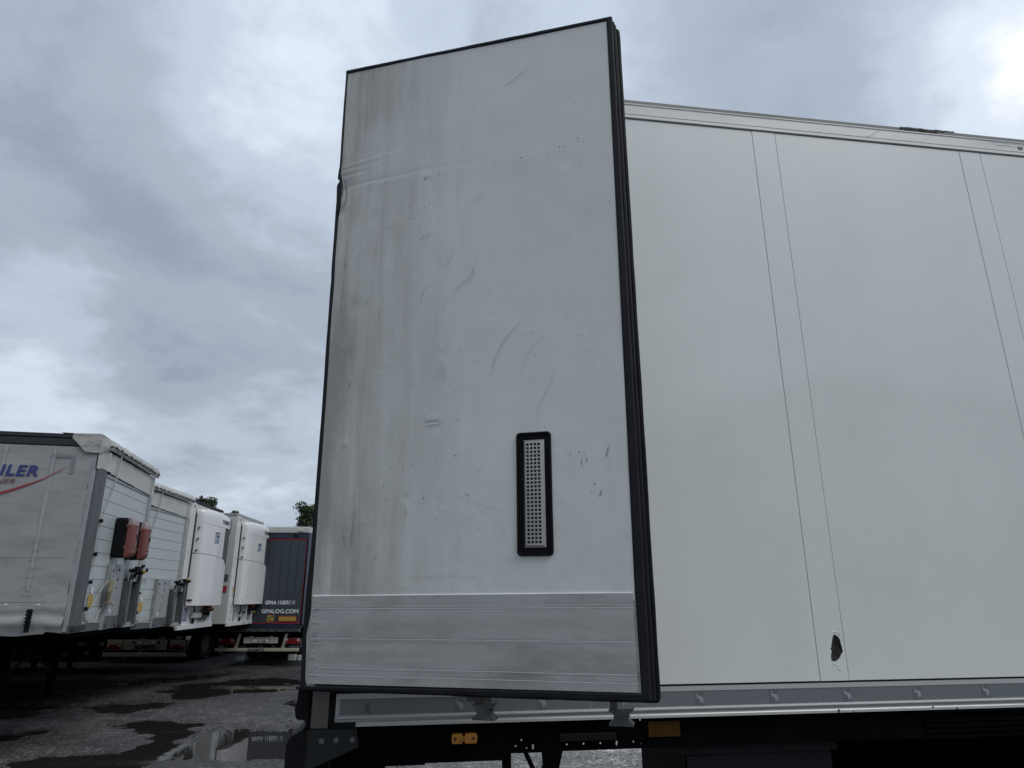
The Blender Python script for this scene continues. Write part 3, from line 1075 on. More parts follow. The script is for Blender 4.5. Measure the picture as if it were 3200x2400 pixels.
for xx in np.arange(-1.1, 9, 0.62):
    b.box(xx, xx + 0.05, 0.02, 2.4, Z0 - 0.125, Z0 - 0.092)
b.box(-1.28, 9, 2.41, 2.416, Z0 - 0.204, Z0 - 0.100)
b.box(-1.28, XF, 0.02, 2.42, Z0 - 0.101, Z0 - 0.091)
b.pieces("floor_frame", CHASSIS, near)
b = MB()
b.tube([(-0.54, 0.03, Z0 - 0.20), (-0.50, 0.03, Z0 - 0.28), (-0.40, 0.03, Z0 - 0.50)], 0.009, 6)
b.box(-0.612, -0.598, 0.01, 0.02, Z0 - 0.6, Z0 - 0.25)
b.box(-0.475, -0.43, 0.01, 0.06, Z0 - 0.75, Z0 - 0.26)
b.pieces("side_stay", CHASSIS, near)
b = MB()
b.box(-0.421, -0.216, -0.012, 0.003, Z0 - 0.172, Z0 - 0.147, 0.003)
b.build("side_light_bar", BLACKPL, near)
# amber marker clamp
b = MB()
b.use(ORANGE)
b.prism([(-0.795, Z0 - 0.1355), (-0.762, Z0 - 0.1355), (-0.762, Z0 - 0.166), (-0.795, Z0 - 0.166), (-0.798, Z0 - 0.158), (-0.7985, Z0 - 0.145)], -0.018, 0.002)
b.prism([(-0.752, Z0 - 0.1355), (-0.714, Z0 - 0.1355), (-0.7105, Z0 - 0.145), (-0.711, Z0 - 0.158), (-0.714, Z0 - 0.166), (-0.752, Z0 - 0.166)], -0.018, 0.002)
b.box(-0.763, -0.751, -0.016, 0.002, Z0 - 0.157, Z0 - 0.1445)
b.cyl((-0.757, -0.021, Z0 - 0.151), 0.0085, 0.004, "y", 14)
b.use(CHIP)
b.cyl((-0.787, -0.0190, Z0 - 0.151), 0.0052, 0.002, "y", 12)
b.cyl((-0.724, -0.0190, Z0 - 0.151), 0.0052, 0.002, "y", 12)
b.cyl((-0.757, -0.0222, Z0 - 0.151), 0.003, 0.002, "y", 10)
b.build("amber_side_marker", None, near)
b = MB()
b.box(-0.094, 0.024, -0.003, 0.003, Z0 - 0.168, Z0 - 0.117, 0.001)
b.build("orange_plate", ORANGE_DK, near)
# pallet box, mudguards, wheels under the side
b = MB()
b.box(0.035, 0.62, 0.03, 0.5, Z0 - 0.85, Z0 - 0.206, 0.01)
b.box(0.028, 0.64, 0.022, 0.032, Z0 - 0.235, Z0 - 0.205, 0.003)
b.box(0.05, 0.075, 0.018, 0.03, Z0 - 0.8, Z0 - 0.24, 0.003)
b.build("storage_box", BLACKPL, near)
b = MB()
for k in range(5):
    z_ = Z0 - 0.118 - 0.019 * k
    b.box(1.00, 3.2, -0.006 + 0.001 * k, 0.003, z_ - 0.013, z_, 0.002)
b.box(1.03, 3.2, -0.018, 0.01, Z0 - 0.1145, Z0 - 0.1055, 0.001)
b.pieces("side_guard_slat", CHASSIS, near)
for k in range(3):
    cx_ = 1.62 + 1.31 * k
    b = MB()
    arc = [(cx_ + 0.62 * math.cos(a), 0.56 + 0.62 * math.sin(a)) for a in np.linspace(R(12), R(168), 18)]
    arc2 = [(cx_ + 0.605 * math.cos(a), 0.56 + 0.605 * math.sin(a)) for a in np.linspace(R(168), R(12), 18)]
    b.prism(arc + arc2, 0.02, 0.46)
    b.build("mudguard", BLACKPL, near)
    for side in (0.06, 1.98):
        b = MB()
        pr = []
        for (rr2, yy) in ((0.30, 0.0), (0.46, -0.0), (0.515, 0.03), (0.52, 0.08), (0.52, 0.30), (0.515, 0.35), (0.46, 0.38), (0.30, 0.38)):
            pr.append([(cx_ + rr2 * math.cos(a), side + yy, 0.52 + rr2 * math.sin(a)) for a in np.linspace(0, 2 * math.pi, 33)[:-1]])
        vs = [p for ring in pr for p in ring]
        fs = [(i * 32 + j, i * 32 + (j + 1) % 32, (i + 1) * 32 + (j + 1) % 32, (i + 1) * 32 + j) for i in range(len(pr) - 1) for j in range(32)]
        b.add(vs, fs)
        w_ = b.build("wheel", TYRE, near, smooth=True)
        b = MB()
        b.cyl((cx_, side + 0.06, 0.52), 0.30, 0.26, "y", 24)
        b.cyl((cx_, side - 0.0 + 0.02, 0.52), 0.12, 0.2, "y", 16)
        b.build("rim", RIM, w_)
b = MB()
for k in range(3):
    b.tube([(1.62 + 1.31 * k, 0.3, 0.52), (1.62 + 1.31 * k, 2.1, 0.52)], 0.06, 10)
for yy in (0.72, 1.62):
    b.box(0.7, 9.0, yy, yy + 0.1, Z0 - 0.52, Z0 - 0.13)
b.pieces("axle_frame", CHASSIS, near)
b = MB()
for yy in (0.35, 1.95):
    b.box(8.2, 8.32, yy, yy + 0.12, 0.03, Z0 - 0.12)
    b.box(8.1, 8.42, yy - 0.08, yy + 0.2, 0.0, 0.03)
b.pieces("landing_leg", CHASSIS, near)

# ---------------------------------------------------------------- the open rear door (part of the trailer), in its own frame
A_ = Vector((0.9673893, -0.25328932, 0.0015703))
B_ = Vector((-0.00788381, -0.02391303, 0.99968296))
N_ = Vector((0.25317147, 0.96709497, 0.0251301))
DM = Matrix(((A_.x, N_.x, B_.x, -0.682), (A_.y, N_.y, B_.y, 2.475), (A_.z, N_.z, B_.z, 1.676), (0, 0, 0, 1)))
near_m = Matrix.Translation(near.location) @ near.rotation_euler.to_matrix().to_4x4()
W, HH = 1.100, 2.412
b = MB()
b.box(-0.004, W + 0.010, 0.012, 0.088, -0.012, HH + 0.004, 0.003)
door = b.build("rear_door", mat("door_outer_skin", (0.48, 0.49, 0.48), 0.3), near)
door.matrix_local = near_m.inverted() @ DM

# lining: one sheet of fine relief with its dents
NX, NZ = 170, 330
u = np.linspace(0, 1, NX) ** 1.0
v = np.linspace(0.262, HH, NZ)


def left_edge(z):       # outline of the hinge-side edge, battered
    return np.interp(z, [-0.01, 0.01, 0.119, 0.153, 0.187, 0.221, 0.29, 0.5, 0.916, 1.42, 1.60, 1.74, 1.80, 1.836, 1.87, 1.904, 1.925, 1.951, 2.41],
                     [0.002, -0.006, -0.011, -0.013, -0.008, -0.003, -0.003, 0.0, 0.0015, 0.001, -0.001, 0.001, 0.006, 0.010, 0.008, 0.003, -0.003, -0.001, 0.0])


def right_edge(z):
    return np.interp(z, [0, 0.3, 1.2, 2.41], [1.097, 1.094, 1.099, 1.104])


U, V = np.meshgrid(u, v)
XX = left_edge(V) + U * (right_edge(V) - left_edge(V))
ga = lambda x, z, cx, cz, sx, sz: np.exp(-((x - cx) / sx) ** 2 - ((z - cz) / sz) ** 2)
YY = np.zeros_like(XX)
YY += (vnoise(XX, V, 0.30, 21) - 0.5) * 0.0035 + (vnoise(XX, V, 0.11, 22) - 0.5) * 0.0014
# crease bundle running in from the battered edge
for z1_, z2_, am, wd, ln in ((1.951, 1.972, 0.0045, 0.006, 0.20), (1.930, 1.938, 0.003, 0.004, 0.12), (1.912, 1.925, -0.0035, 0.005, 0.14), (1.899, 1.915, 0.0035, 0.004, 0.10), (1.857, 1.868, -0.0035, 0.010, 0.42)):
    zc_ = z1_ + (z2_ - z1_) * np.clip(XX / 0.16, 0, 2.5)
    YY -= 0.48 * am * np.exp(-((V - zc_) / wd) ** 2) * np.exp(-(XX / ln) ** 2)
YY += 0.010 * ga(XX, V, 0.018, 1.865, 0.022, 0.05)
xc_ = 0.022 + 0.012 * np.sin((V - 1.74) / 0.16 * math.pi)
YY -= 0.005 * np.exp(-((XX - xc_) / 0.004) ** 2) * np.exp(-((V - 1.84) / 0.055) ** 4)
YY += 0.006 * ga(XX, V, 0.007, 1.76, 0.012, 0.03)
YY += 0.0018 * ga(XX, V, 0.375, 1.838, 0.010, 0.010) - 0.0015 * ga(XX, V, 0.375, 1.85, 0.02, 0.01)
# horizontal slot dent, bumps
slot = np.exp(-((XX - 0.424) / 0.030) ** 6)
YY += slot * (- 0.0015 * np.exp(-((V - 0.872) / 0.014) ** 2) + 0.0016 * np.exp(-((V - 0.842) / 0.016) ** 2))
for cx_, cz_, s_, a_ in ((0.10, 1.33, 0.03, 0.0022), (0.06, 1.17, 0.02, -0.002), (0.33, 0.60, 0.012, 0.002), (0.09, 0.80, 0.012, -0.003), (0.16, 1.70, 0.03, 0.002), (0.25, 1.66, 0.02, -0.002), (0.80, 1.84, 0.05, -0.0015), (0.93, 1.82, 0.03, 0.0018)):
    YY += a_ * ga(XX, V, cx_, cz_, s_, s_)
for k in range(70):     # small pimples and pocks
    cx_, cz_ = random.uniform(0.05, 1.05), random.choice([random.uniform(0.3, 2.3), random.gauss(0.62, 0.12), random.gauss(1.12, 0.08)])
    YY -= random.choice([0.0012, 0.0016, -0.001]) * ga(XX, V, cx_, cz_, 0.006, 0.006)
b = MB()
b.grid(XX, YY, V)
lining = b.build("door_lining", LINING, door, recalc=False)
lining.data.shade_smooth()

# pale chipped trim that shows beside the kick boards
b = MB()
zz = np.linspace(-0.010, 0.262, 28)
le = left_edge(zz)
for i in range(27):
    j1, j2 = random.uniform(-1, 1) * 0.0008, 0
    b.add([(le[i], 0.001, zz[i]), (0.03, 0.0045, zz[i]), (0.03, 0.0045, zz[i + 1]), (le[i + 1], 0.001, zz[i + 1])], [(0, 1, 2, 3)])
re_ = right_edge(zz)
for i in range(27):
    b.add([(1.07, 0.004, zz[i]), (re_[i] + 0.002, 0.002, zz[i]), (re_[i + 1] + 0.002, 0.002, zz[i + 1]), (1.07, 0.004, zz[i + 1])], [(0, 1, 2, 3)])
b.weld().build("edge_trim", TRIM, door, recalc=False)

# kick plate built of separate boards (bright upper arris, dark joint below)
KX0, KX1 = 0.006, 1.0885
rows = [(0.2475, 0.2700, 0.2885), (0.2345, 0.2462, 0.0)]
bands = [  # (z bottom, z top)
    (0.2500, 0.2790), (0.2385, 0.2492), (0.2315, 0.2377), (0.1432, 0.2307), (0.1310, 0.1424), (0.0530, 0.1302), (0.0435, 0.0522), (0.0300, 0.0427), (0.0000, 0.0292)]
bright = {0, 2, 4, 6, 8}
for i, (z0_, z1_) in enumerate(bands):
    sl = 0.0075         # the boards sit slightly off level, high towards the free edge at the top
    b = MB()
    y_ = -0.0035 - 0.0015 * (i % 2)
    xl = 0.0 + (0.006 if i > 3 else 0.003)
    b.use(KICK)
    xs = np.linspace(xl, KX1, 22)
    sag0 = (z0_ / 0.28) * sl
    f0 = lambda x_: z0_ + (0.004 if z0_ < 0.02 else sl * z0_ / 0.28) * (x_ / 1.09)
    f1 = lambda x_: z1_ + sl * (z1_ / 0.28) * (x_ / 1.09)
    top = 0.0024 if i in bright else 0.0006
    for xa, xb in zip(xs[:-1], xs[1:]):
        b.use(KICK)
        b.add([(xa, y_, f0(xa)), (xb, y_, f0(xb)), (xb, y_, f1(xb) - top), (xa, y_, f1(xa) - top)], [(0, 1, 2, 3)])
        b.use(KICK_EDGE if i in bright else KICK)
        b.add([(xa, y_, f1(xa) - top), (xb, y_, f1(xb) - top), (xb, y_ + 0.0006, f1(xb)), (xa, y_ + 0.0006, f1(xa)), (xa, 0.006, f1(xa)), (xb, 0.006, f1(xb))], [(0, 1, 2, 3), (3, 2, 5, 4)])
    b.use(KICK)
    b.add([(xs[-1], y_, f0(xs[-1])), (xs[-1], 0.006, f0(xs[-1])), (xs[-1], 0.006, f1(xs[-1])), (xs[-1], y_, f1(xs[-1]))], [(0, 1, 2, 3)])
    b.add([(xs[0], y_, f0(xs[0])), (xs[-1], y_, f0(xs[-1])), (xs[-1], 0.006, f0(xs[-1])), (xs[0], 0.006, f0(xs[0]))], [(0, 1, 2, 3)])
    b.weld().build("kick_board", None, door, recalc=False)
b = MB()
b.box(0.0, 1.094, 0.0062, 0.0115, -0.008, 0.30)
b.build("kick_backing", GAP, door)


# gaskets round the door: lips stepping back in depth
def frame_lip(name, m, l, r_, bt, tp, y0, y1, inner=0.0, corner=0.012, notch=False):
    """closed rectangular lip; l/r/b/t = how far it stands out past the lining's edge"""
    b = MB()

    def outline(l, r_, bt, tp, cr_):
        pts = []
        x0, x1, z0, z1 = -l, W + 0.004 + r_, -bt, HH + tp
        for cx_, cz_, a0 in ((x1 - cr_, z1 - cr_, 0), (x0 + cr_, z1 - cr_, 90), (x0 + cr_, z0 + cr_, 180), (x1 - cr_, z0 + cr_, 270)):
            for k in range(5):
                a = R(a0 + 22.5 * k)
                pts.append((cx_ + cr_ * math.cos(a), cz_ + cr_ * math.sin(a)))
        return pts

    def dens(pts):
        o = []
        n = len(pts)
        for i in range(n):
            p, q = pts[i], pts[(i + 1) % n]
            d_ = math.hypot(q[0] - p[0], q[1] - p[1])
            s = max(1, int(d_ / 0.010)) if p[0] < 0.05 and q[0] < 0.05 else max(1, int(d_ / 0.03))
            for k in range(s):
                o.append((p[0] + (q[0] - p[0]) * k / s, p[1] + (q[1] - p[1]) * k / s))
        return o
    po = dens(outline(l, r_, bt, tp, corner))
    ring_o, ring_i = [], []
    for (px_, pz_) in po:
        jx = (vnoise(np.array([px_ * 3.0]), np.array([pz_ + y0 * 50]), 0.12, 31)[0] - 0.5) * 0.0022
        left = px_ < 0.2
        sh = float(left_edge(np.array([pz_]))[()]) if left else 0
        if left and notch:     # gasket crushed in where the door was struck
            so = float(np.interp(pz_, [0.0, 0.13, 0.20, 0.29, 0.45, 0.9, 1.42, 1.45, 1.48, 1.80, 1.862, 1.876, 1.886, 1.894, 1.904, 1.93, 1.96, 2.4],
                                 [-0.013, -0.018, -0.017, -0.016, -0.008, -0.005, -0.004, -0.002, -0.004, -0.004, -0.007, -0.006, 0.004, 0.006, -0.005, -0.003, 0.001, 0.001]))
        else:
            so = 0.0
        ring_o.append((px_ + so + jx, pz_ + jx))
        xi = min(max(px_, inner if not left else inner + sh), right_in(pz_) - inner)
        if left:
            xi = sh + inner if px_ < 0.03 + inner else xi
        zi = min(max(pz_, inner - 0.006 + 0.010 * max(0, min(1, px_ / W))), HH - inner)
        ring_i.append((xi, zi))
    n = len(po)
    vs = [(x_, y0 + 0.002, z_) for x_, z_ in ring_i] + [(x_ * 0.25 + xi * 0.75, y0, z_ * 0.25 + zi * 0.75) for (x_, z_), (xi, zi) in zip(ring_o, ring_i)] + \
         [(x_ * 0.85 + xi * 0.15, y0 + 0.001, z_ * 0.85 + zi * 0.15) for (x_, z_), (xi, zi) in zip(ring_o, ring_i)] + \
         [(x_, y0 + 0.006, z_) for x_, z_ in ring_o] + [(x_, y1, z_) for x_, z_ in ring_o] + [(xi, y1, zi) for xi, zi in ring_i]
    fs = []
    for r2 in range(5):
        for i in range(n):
            j = (i + 1) % n
            fs.append((r2 * n + i, r2 * n + j, (r2 + 1) * n + j, (r2 + 1) * n + i))
    b.add(vs, fs)
    return b.build(name, m, door, recalc=True)


def right_in(z):
    return float(np.interp(z, [0, 0.3, 1.2, 2.41], [1.097, 1.094, 1.099, 1.104]))


frame_lip("front_gasket", SEAL2, 0.010, 0.022, 0.020, 0.017, -0.004, 0.016, -0.001, 0.004, notch=True)
frame_lip("gasket_lip", SEAL, 0.012, 0.029, 0.026, 0.016, 0.020, 0.030, -0.012, 0.010, notch=True)
frame_lip("gasket_lip", SEAL2, 0.013, 0.033, 0.029, 0.016, 0.036, 0.046, -0.012, 0.010, notch=True)
frame_lip("rear_gasket", SEAL, 0.015, 0.043, 0.034, 0.012, 0.060, 0.100, -0.012, 0.014, notch=True)

# locking-bar ends under the door
for (xa, xb, xs_) in ((0.552, 0.626, (0.555, 0.580)), (0.989, 1.062, (0.992, 1.013))):
    xm = (xa + xb) / 2
    b = MB()
    b.box(xs_[0], xs_[1], 0.088, 0.112, -0.062, -0.020, 0.002)
    b.prism([(xa, -0.058), (xb, -0.054), (xb + 0.001, -0.060), (xb - 0.010, -0.066), (xb - 0.018, -0.0745), (xb - 0.017, -0.084), (xb - 0.008, -0.093), (xb, -0.099), (xb, -0.104), (xa, -0.104), (xa - 0.001, -0.099), (xa + 0.008, -0.092), (xa + 0.016, -0.084), (xa + 0.016, -0.0745), (xa + 0.008, -0.066), (xa - 0.002, -0.061)], 0.078, 0.122)
    b.box(xa + 0.014, xb - 0.014, 0.074, 0.126, -0.083, -0.075, 0.001)
    b.build("lock_cam", CAST, door)
b = MB()
for xx in (0.567, 1.003):
    b.tube([(xx, 0.115, -0.03), (xx, 0.115, HH)], 0.013, 10)
b.box(0.53, 0.61, 0.09, 0.10, -0.052, -0.03)
b.pieces("locking_bar", CAST, door)

# vent with perforated steel cover
VX0, VX1, VZ0, VZ1 = 0.727, 0.846, 0.398, 0.8015


def rrect(x0, x1, z0, z1, r_, n=4):
    pts = []
    for cx_, cz_, a0 in ((x1 - r_, z1 - r_, 0), (x0 + r_, z1 - r_, 90), (x0 + r_, z0 + r_, 180), (x1 - r_, z0 + r_, 270)):
        for k in range(n + 1):
            a = R(a0 + 90 * k / n)
            pts.append((cx_ + r_ * math.cos(a), cz_ + r_ * math.sin(a)))
    return pts


b = MB()
b.use(SEAL)
lv = [(0.0, 0.002), (0.0, -0.006), (0.003, -0.0095), (0.007, -0.0095), (0.010, -0.005), (0.022, -0.004), (0.025, -0.008)]
rings = []
for ins, yy in lv:
    rings.append([(x_, yy, z_) for x_, z_ in rrect(VX0 + ins, VX1 - ins, VZ0 + ins, VZ1 - ins, max(0.002, 0.013 - ins * 0.5))])
n_ = len(rings[0])
vs = [p for r2 in rings for p in r2]
fs = [(i * n_ + j, i * n_ + (j + 1) % n_, (i + 1) * n_ + (j + 1) % n_, (i + 1) * n_ + j) for i in range(len(rings) - 1) for j in range(n_)]
b.add(vs, fs)
b.box(VX0 + 0.02, VX1 - 0.02, -0.0035, 0.001, VZ0 + 0.02, VZ1 - 0.02)
b.build("vent_surround", None, door, smooth=True)
b = MB()
gx0, gx1, gz0, gz1 = 0.7605, 0.8155, 0.4315, 0.7665
cells = []
pw, ph = (0.8110 - 0.7640) / 3.72, (0.7625 - 0.4365) / 25.72
for i in range(4):
    for j in range(26):
        x0_ = 0.7640 + i * pw
        z0_ = 0.4365 + j * ph
        cells.append([(x0_, z0_), (x0_ + pw * 0.72, z0_), (x0_ + pw * 0.72, z0_ + ph * 0.70), (x0_, z0_ + ph * 0.70)])
plate_xz(b, [[(gx0, gz0), (gx1, gz0), (gx1, gz1), (gx0, gz1)]] + cells, -0.0165, -0.0150)
o0 = [(0.7535, 0.4235), (0.8235, 0.4235), (0.8235, 0.7740), (0.7535, 0.7740)]
i0 = [(gx0, gz0), (gx1, gz0), (gx1, gz1), (gx0, gz1)]
b.add([(x_, -0.0165, z_) for x_, z_ in i0] + [(x_, -0.009, z_) for x_, z_ in o0] + [(x_, -0.003, z_) for x_, z_ in o0],
      [(i, (i + 1) % 4, 4 + (i + 1) % 4, 4 + i) for i in range(4)] + [(4 + i, 4 + (i + 1) % 4, 8 + (i + 1) % 4, 8 + i) for i in range(4)])
b.weld().build("vent_grille", STEEL, door)
b = MB()
b.box(gx0, gx1, -0.0065, -0.005, gz0, gz1)
b.build("vent_screen", mat("dim_vent_interior", (0.055, 0.057, 0.057), 0.6, var=0.3, vscale=50), door)

# scuffs, chips and scratches on the lining
sm = MB()
YF = -0.0045
for pts, w_ in (([(0.634, 1.004), (0.655, 1.075), (0.695, 1.145), (0.749, 1.202)], 0.012), ([(0.74, 0.995), (0.755, 1.05), (0.79, 1.10), (0.829, 1.146)], 0.005),
                ([(0.366, 1.311), (0.373, 1.35), (0.394, 1.385)], 0.008), ([(0.494, 1.342), (0.53, 1.375), (0.56, 1.40), (0.584, 1.47)], 0.009),
                ([(0.445, 1.445), (0.47, 1.465), (0.485, 1.49), (0.495, 1.532)], 0.006), ([(0.555, 1.375), (0.57, 1.40), (0.575, 1.425)], 0.008)):
    ribbon(sm, spline(pts, 6), w_, YF, 0.15)
sm.build("dark_smear", SMEAR, door, recalc=False)["kind"] = "stuff"
sm = MB()
for pts, w_ in (([(0.794, 0.83), (0.81, 0.89), (0.84, 0.95), (0.870, 1.02)], 0.010), ([(0.45, 1.27), (0.47, 1.31), (0.49, 1.34)], 0.008), ([(0.62, 1.30), (0.64, 1.33)], 0.007),
                ([(0.435, 1.02), (0.45, 1.05), (0.452, 1.08)], 0.022), ([(0.46, 1.00), (0.465, 1.06)], 0.018), ([(0.53, 1.69), (0.585, 1.74)], 0.006), ([(0.54, 1.68), (0.60, 1.74)], 0.005), ([(0.55, 1.67), (0.615, 1.735)], 0.005),
                ([(0.30, 0.72), (0.315, 0.77), (0.318, 0.80)], 0.008), ([(0.19, 1.25), (0.21, 1.31), (0.215, 1.37)], 0.010), ([(0.60, 0.55), (0.66, 0.50), (0.70, 0.45)], 0.006), ([(0.52, 0.60), (0.60, 0.565), (0.68, 0.54)], 0.006),
                ([(0.30, 2.33), (0.292, 2.27), (0.285, 2.22)], 0.010), ([(0.35, 0.335), (0.5, 0.338), (0.62, 0.330)], 0.010), ([(0.62, 1.86), (0.75, 1.845), (0.86, 1.86)], 0.004), ([(1.02, 0.66), (1.045, 0.70)], 0.007),
                ([(0.13, 2.0), (0.127, 1.90), (0.13, 1.70)], 0.006), ([(0.20, 1.85), (0.198, 1.5), (0.2, 1.2)], 0.012), ([(0.10, 2.3), (0.10, 2.1), (0.098, 1.98)], 0.010)):
    ribbon(sm, spline(pts, 6), w_, YF - 0.0003, 0.2)
sm.build("faint_smear", SMEAR2, door, recalc=False)["kind"] = "stuff"
sc_ = MB()
for pts, w_ in (([(0.013, 1.974), (0.08, 1.985), (0.158, 1.997)], 0.0016), ([(0.02, 1.93), (0.09, 1.94)], 0.0012), ([(0.03, 1.853), (0.12, 1.858), (0.34, 1.868)], 0.0035), ([(0.06, 2.10), (0.10, 2.106)], 0.0012),
                ([(0.05, 2.12), (0.09, 2.13)], 0.001), ([(0.12, 2.26), (0.15, 2.268)], 0.001), ([(0.025, 1.74), (0.028, 1.68), (0.03, 1.60)], 0.003),
                ([(0.245, 1.03), (0.245, 0.98)], 0.002), ([(0.255, 1.03), (0.255, 0.98)], 0.002), ([(0.265, 1.035), (0.265, 0.97)], 0.002), ([(0.275, 1.03), (0.276, 0.96)], 0.0018), ([(0.48, 1.05), (0.482, 0.99)], 0.002),
                ([(0.98, 1.87), (0.985, 1.84), (0.99, 1.79)], 0.0022), ([(0.11, 1.15), (0.14, 1.20)], 0.0014), ([(0.10, 0.52), (0.11, 0.48)], 0.0012), ([(0.398, 0.852), (0.447, 0.855)], 0.009)):
    ribbon(sc_, spline(pts, 5), w_, YF - 0.0006, 0.3)
for k in range(45):
    cx_ = random.uniform(0.1, 1.05)
    cz_ = random.choice([random.gauss(1.86, 0.02) if cx_ > 0.6 else 0.6, random.gauss(0.62, 0.10), random.gauss(1.13, 0.05), random.uniform(0.3, 2.2)])
    r_ = random.uniform(0.0008, 0.0022)
    sc_.add([(cx_ + r_ * math.cos(a), YF - 0.0006, cz_ + r_ * 0.8 * math.sin(a)) for a in (0, 1.2, 2.5, 3.8, 5.0)], [(0, 1, 2, 3, 4)])
sc_.build("light_scratch", SCRATCH_L, door, recalc=False)["kind"] = "stuff"
ch = MB()
for pts, w_ in (([(0.295, 1.719), (0.318, 1.742), (0.341, 1.761)], 0.0010), ([(0.048, 1.623), (0.050, 1.58), (0.046, 1.53), (0.044, 1.48)], 0.0012), ([(0.046, 1.45), (0.045, 1.38), (0.043, 1.31)], 0.0012),
                ([(0.365, 1.833), (0.375, 1.838)], 0.003), ([(0.028, 1.855), (0.034, 1.82), (0.026, 1.775), (0.022, 1.755)], 0.0022), ([(0.012, 1.895), (0.022, 1.885), (0.028, 1.865)], 0.002),
                ([(0.69, 2.195), (0.74, 2.225), (0.80, 2.268)], 0.0012), ([(0.397, 0.8605), (0.424, 0.8625), (0.451, 0.8635)], 0.0016), ([(0.105, 0.50), (0.112, 0.45), (0.125, 0.43)], 0.001),
                ([(0.15, 0.58), (0.14, 0.50), (0.128, 0.40)], 0.0009), ([(0.215, 0.345), (0.225, 0.40), (0.27, 0.43)], 0.0008), ([(1.025, 0.70), (1.035, 0.735), (1.04, 0.75)], 0.0022), ([(1.0, 0.58), (1.008, 0.60)], 0.003),
                ([(0.105, 1.03), (0.085, 1.01)], 0.0015), ([(0.355, 1.57), (0.38, 1.60)], 0.001), ([(0.37, 1.56), (0.40, 1.60)], 0.001), ([(1.07, 1.63), (1.09, 1.62)], 0.0012),
                ([(0.335, 0.565), (0.336, 0.53)], 0.0014), ([(0.945, 0.705), (0.946, 0.68)], 0.0014), ([(0.96, 0.71), (0.965, 0.69)], 0.0018)):
    ribbon(ch, spline(pts, 5), w_, YF - 0.0009, 0.5)
chips = [(0.366, 1.838), (0.43, 1.845), (0.445, 1.846), (0.50, 1.85), (0.74, 1.862), (0.757, 1.861), (0.858, 1.868), (0.905, 1.883), (0.915, 1.884), (0.925, 1.882), (0.975, 1.905), (0.976, 1.89), (0.995, 1.90), (0.996, 1.886),
         (0.60, 1.758), (0.605, 1.735), (0.606, 1.722), (0.63, 1.722), (0.585, 1.715), (0.71, 1.735), (0.89, 1.765), (0.98, 1.80), (0.99, 1.78), (1.06, 1.80), (0.31, 1.67), (0.33, 1.67), (0.32, 1.695), (0.37, 1.71), (0.345, 1.69),
         (0.24, 1.675), (0.25, 1.67), (0.355, 1.57), (0.145, 1.34), (0.15, 1.345), (0.79, 0.99), (0.80, 0.985), (0.80, 1.07), (0.795, 0.96), (0.52, 0.86), (0.50, 0.965), (0.52, 0.88), (0.55, 0.605), (0.56, 0.60), (0.45, 0.60), (0.46, 0.585),
         (0.40, 0.595), (0.59, 0.62), (0.32, 0.70), (0.35, 0.71), (0.42, 0.715), (0.44, 0.73), (0.51, 0.735), (0.53, 0.74), (0.25, 0.645), (0.90, 0.72), (0.91, 0.72), (0.94, 0.725), (0.955, 0.722), (0.985, 0.62), (0.975, 0.595), (0.88, 0.57), (0.565, 0.52),
         (0.595, 0.49), (0.21, 0.56), (0.225, 0.565), (0.60, 0.68), (0.96, 2.29), (0.26, 2.30), (0.27, 2.302), (1.02, 2.35), (0.05, 0.205), (0.055, 0.12), (0.15, 0.09), (0.41, 0.055), (0.85, 0.055), (0.86, 0.20), (0.93, 0.27), (0.38, 0.27), (0.30, 0.20), (0.56, 0.18), (1.06, 0.08), (1.02, 0.10), (0.95, 0.115)]
for cx_, cz_ in chips:
    r_ = random.uniform(0.0011, 0.0023)
    st = random.uniform(0.6, 2.2)
    yy = YF - 0.0009 if cz_ > 0.285 else -0.0062
    ch.add([(cx_ + r_ * random.uniform(.6, 1.2) * math.cos(a), yy, cz_ + r_ * st * random.uniform(.6, 1.2) * math.sin(a)) for a in (0, 1.2, 2.5, 3.8, 5.0)], [(0, 1, 2, 3, 4)])
for k in range(14):     # rubbed ends of the kick boards
    z_ = random.uniform(0.01, 0.26)
    ribbon(ch, [(0.008, z_), (0.018, z_ + random.uniform(-.002, .002)), (0.022 + random.random() * 0.02, z_)], 0.0012, -0.0062, 0.5)
ch.build("paint_chip", mat("grey_paint_chip", (0.085, 0.084, 0.08), 0.9, spec=0.1), door, recalc=False)["kind"] = "stuff"

# ================================================================ PARKED ROW: helpers
def rotz(deg):
    return (0, 0, R(deg))


def front_boards(parent, x0, x1, z0, z1, pitch, y, m):
    """horizontal wall boards, one object each"""
    n = int(round((z1 - z0) / pitch))
    p = (z1 - z0) / n
    b = MB()
    b.box(x0, x1, y, y + 0.02, 0.003, p - 0.003, 0.002)
    first = b.build("wall_board", m, parent, loc=(0, 0, z0))
    for k in range(1, n):
        share(first, "wall_board", parent, (0, 0, z0 + k * p))
    b = MB()
    b.box(x0, x1, y + 0.021, y + 0.03, z0, z1)
    b.build("board_backing", GALV, parent)


def landing_gear(parent, w, y0, zb, m=CHASSIS):
    for x_ in (0.32, w - 0.44):
        b = MB()
        b.box(x_, x_ + 0.12, y0, y0 + 0.14, 0.30, zb)
        b.box(x_ + 0.02, x_ + 0.10, y0 + 0.02, y0 + 0.12, 0.05, 0.31)
        b.box(x_ - 0.06, x_ + 0.18, y0 - 0.07, y0 + 0.2, 0.0, 0.05, 0.01)
        b.build("landing_leg", m, parent)


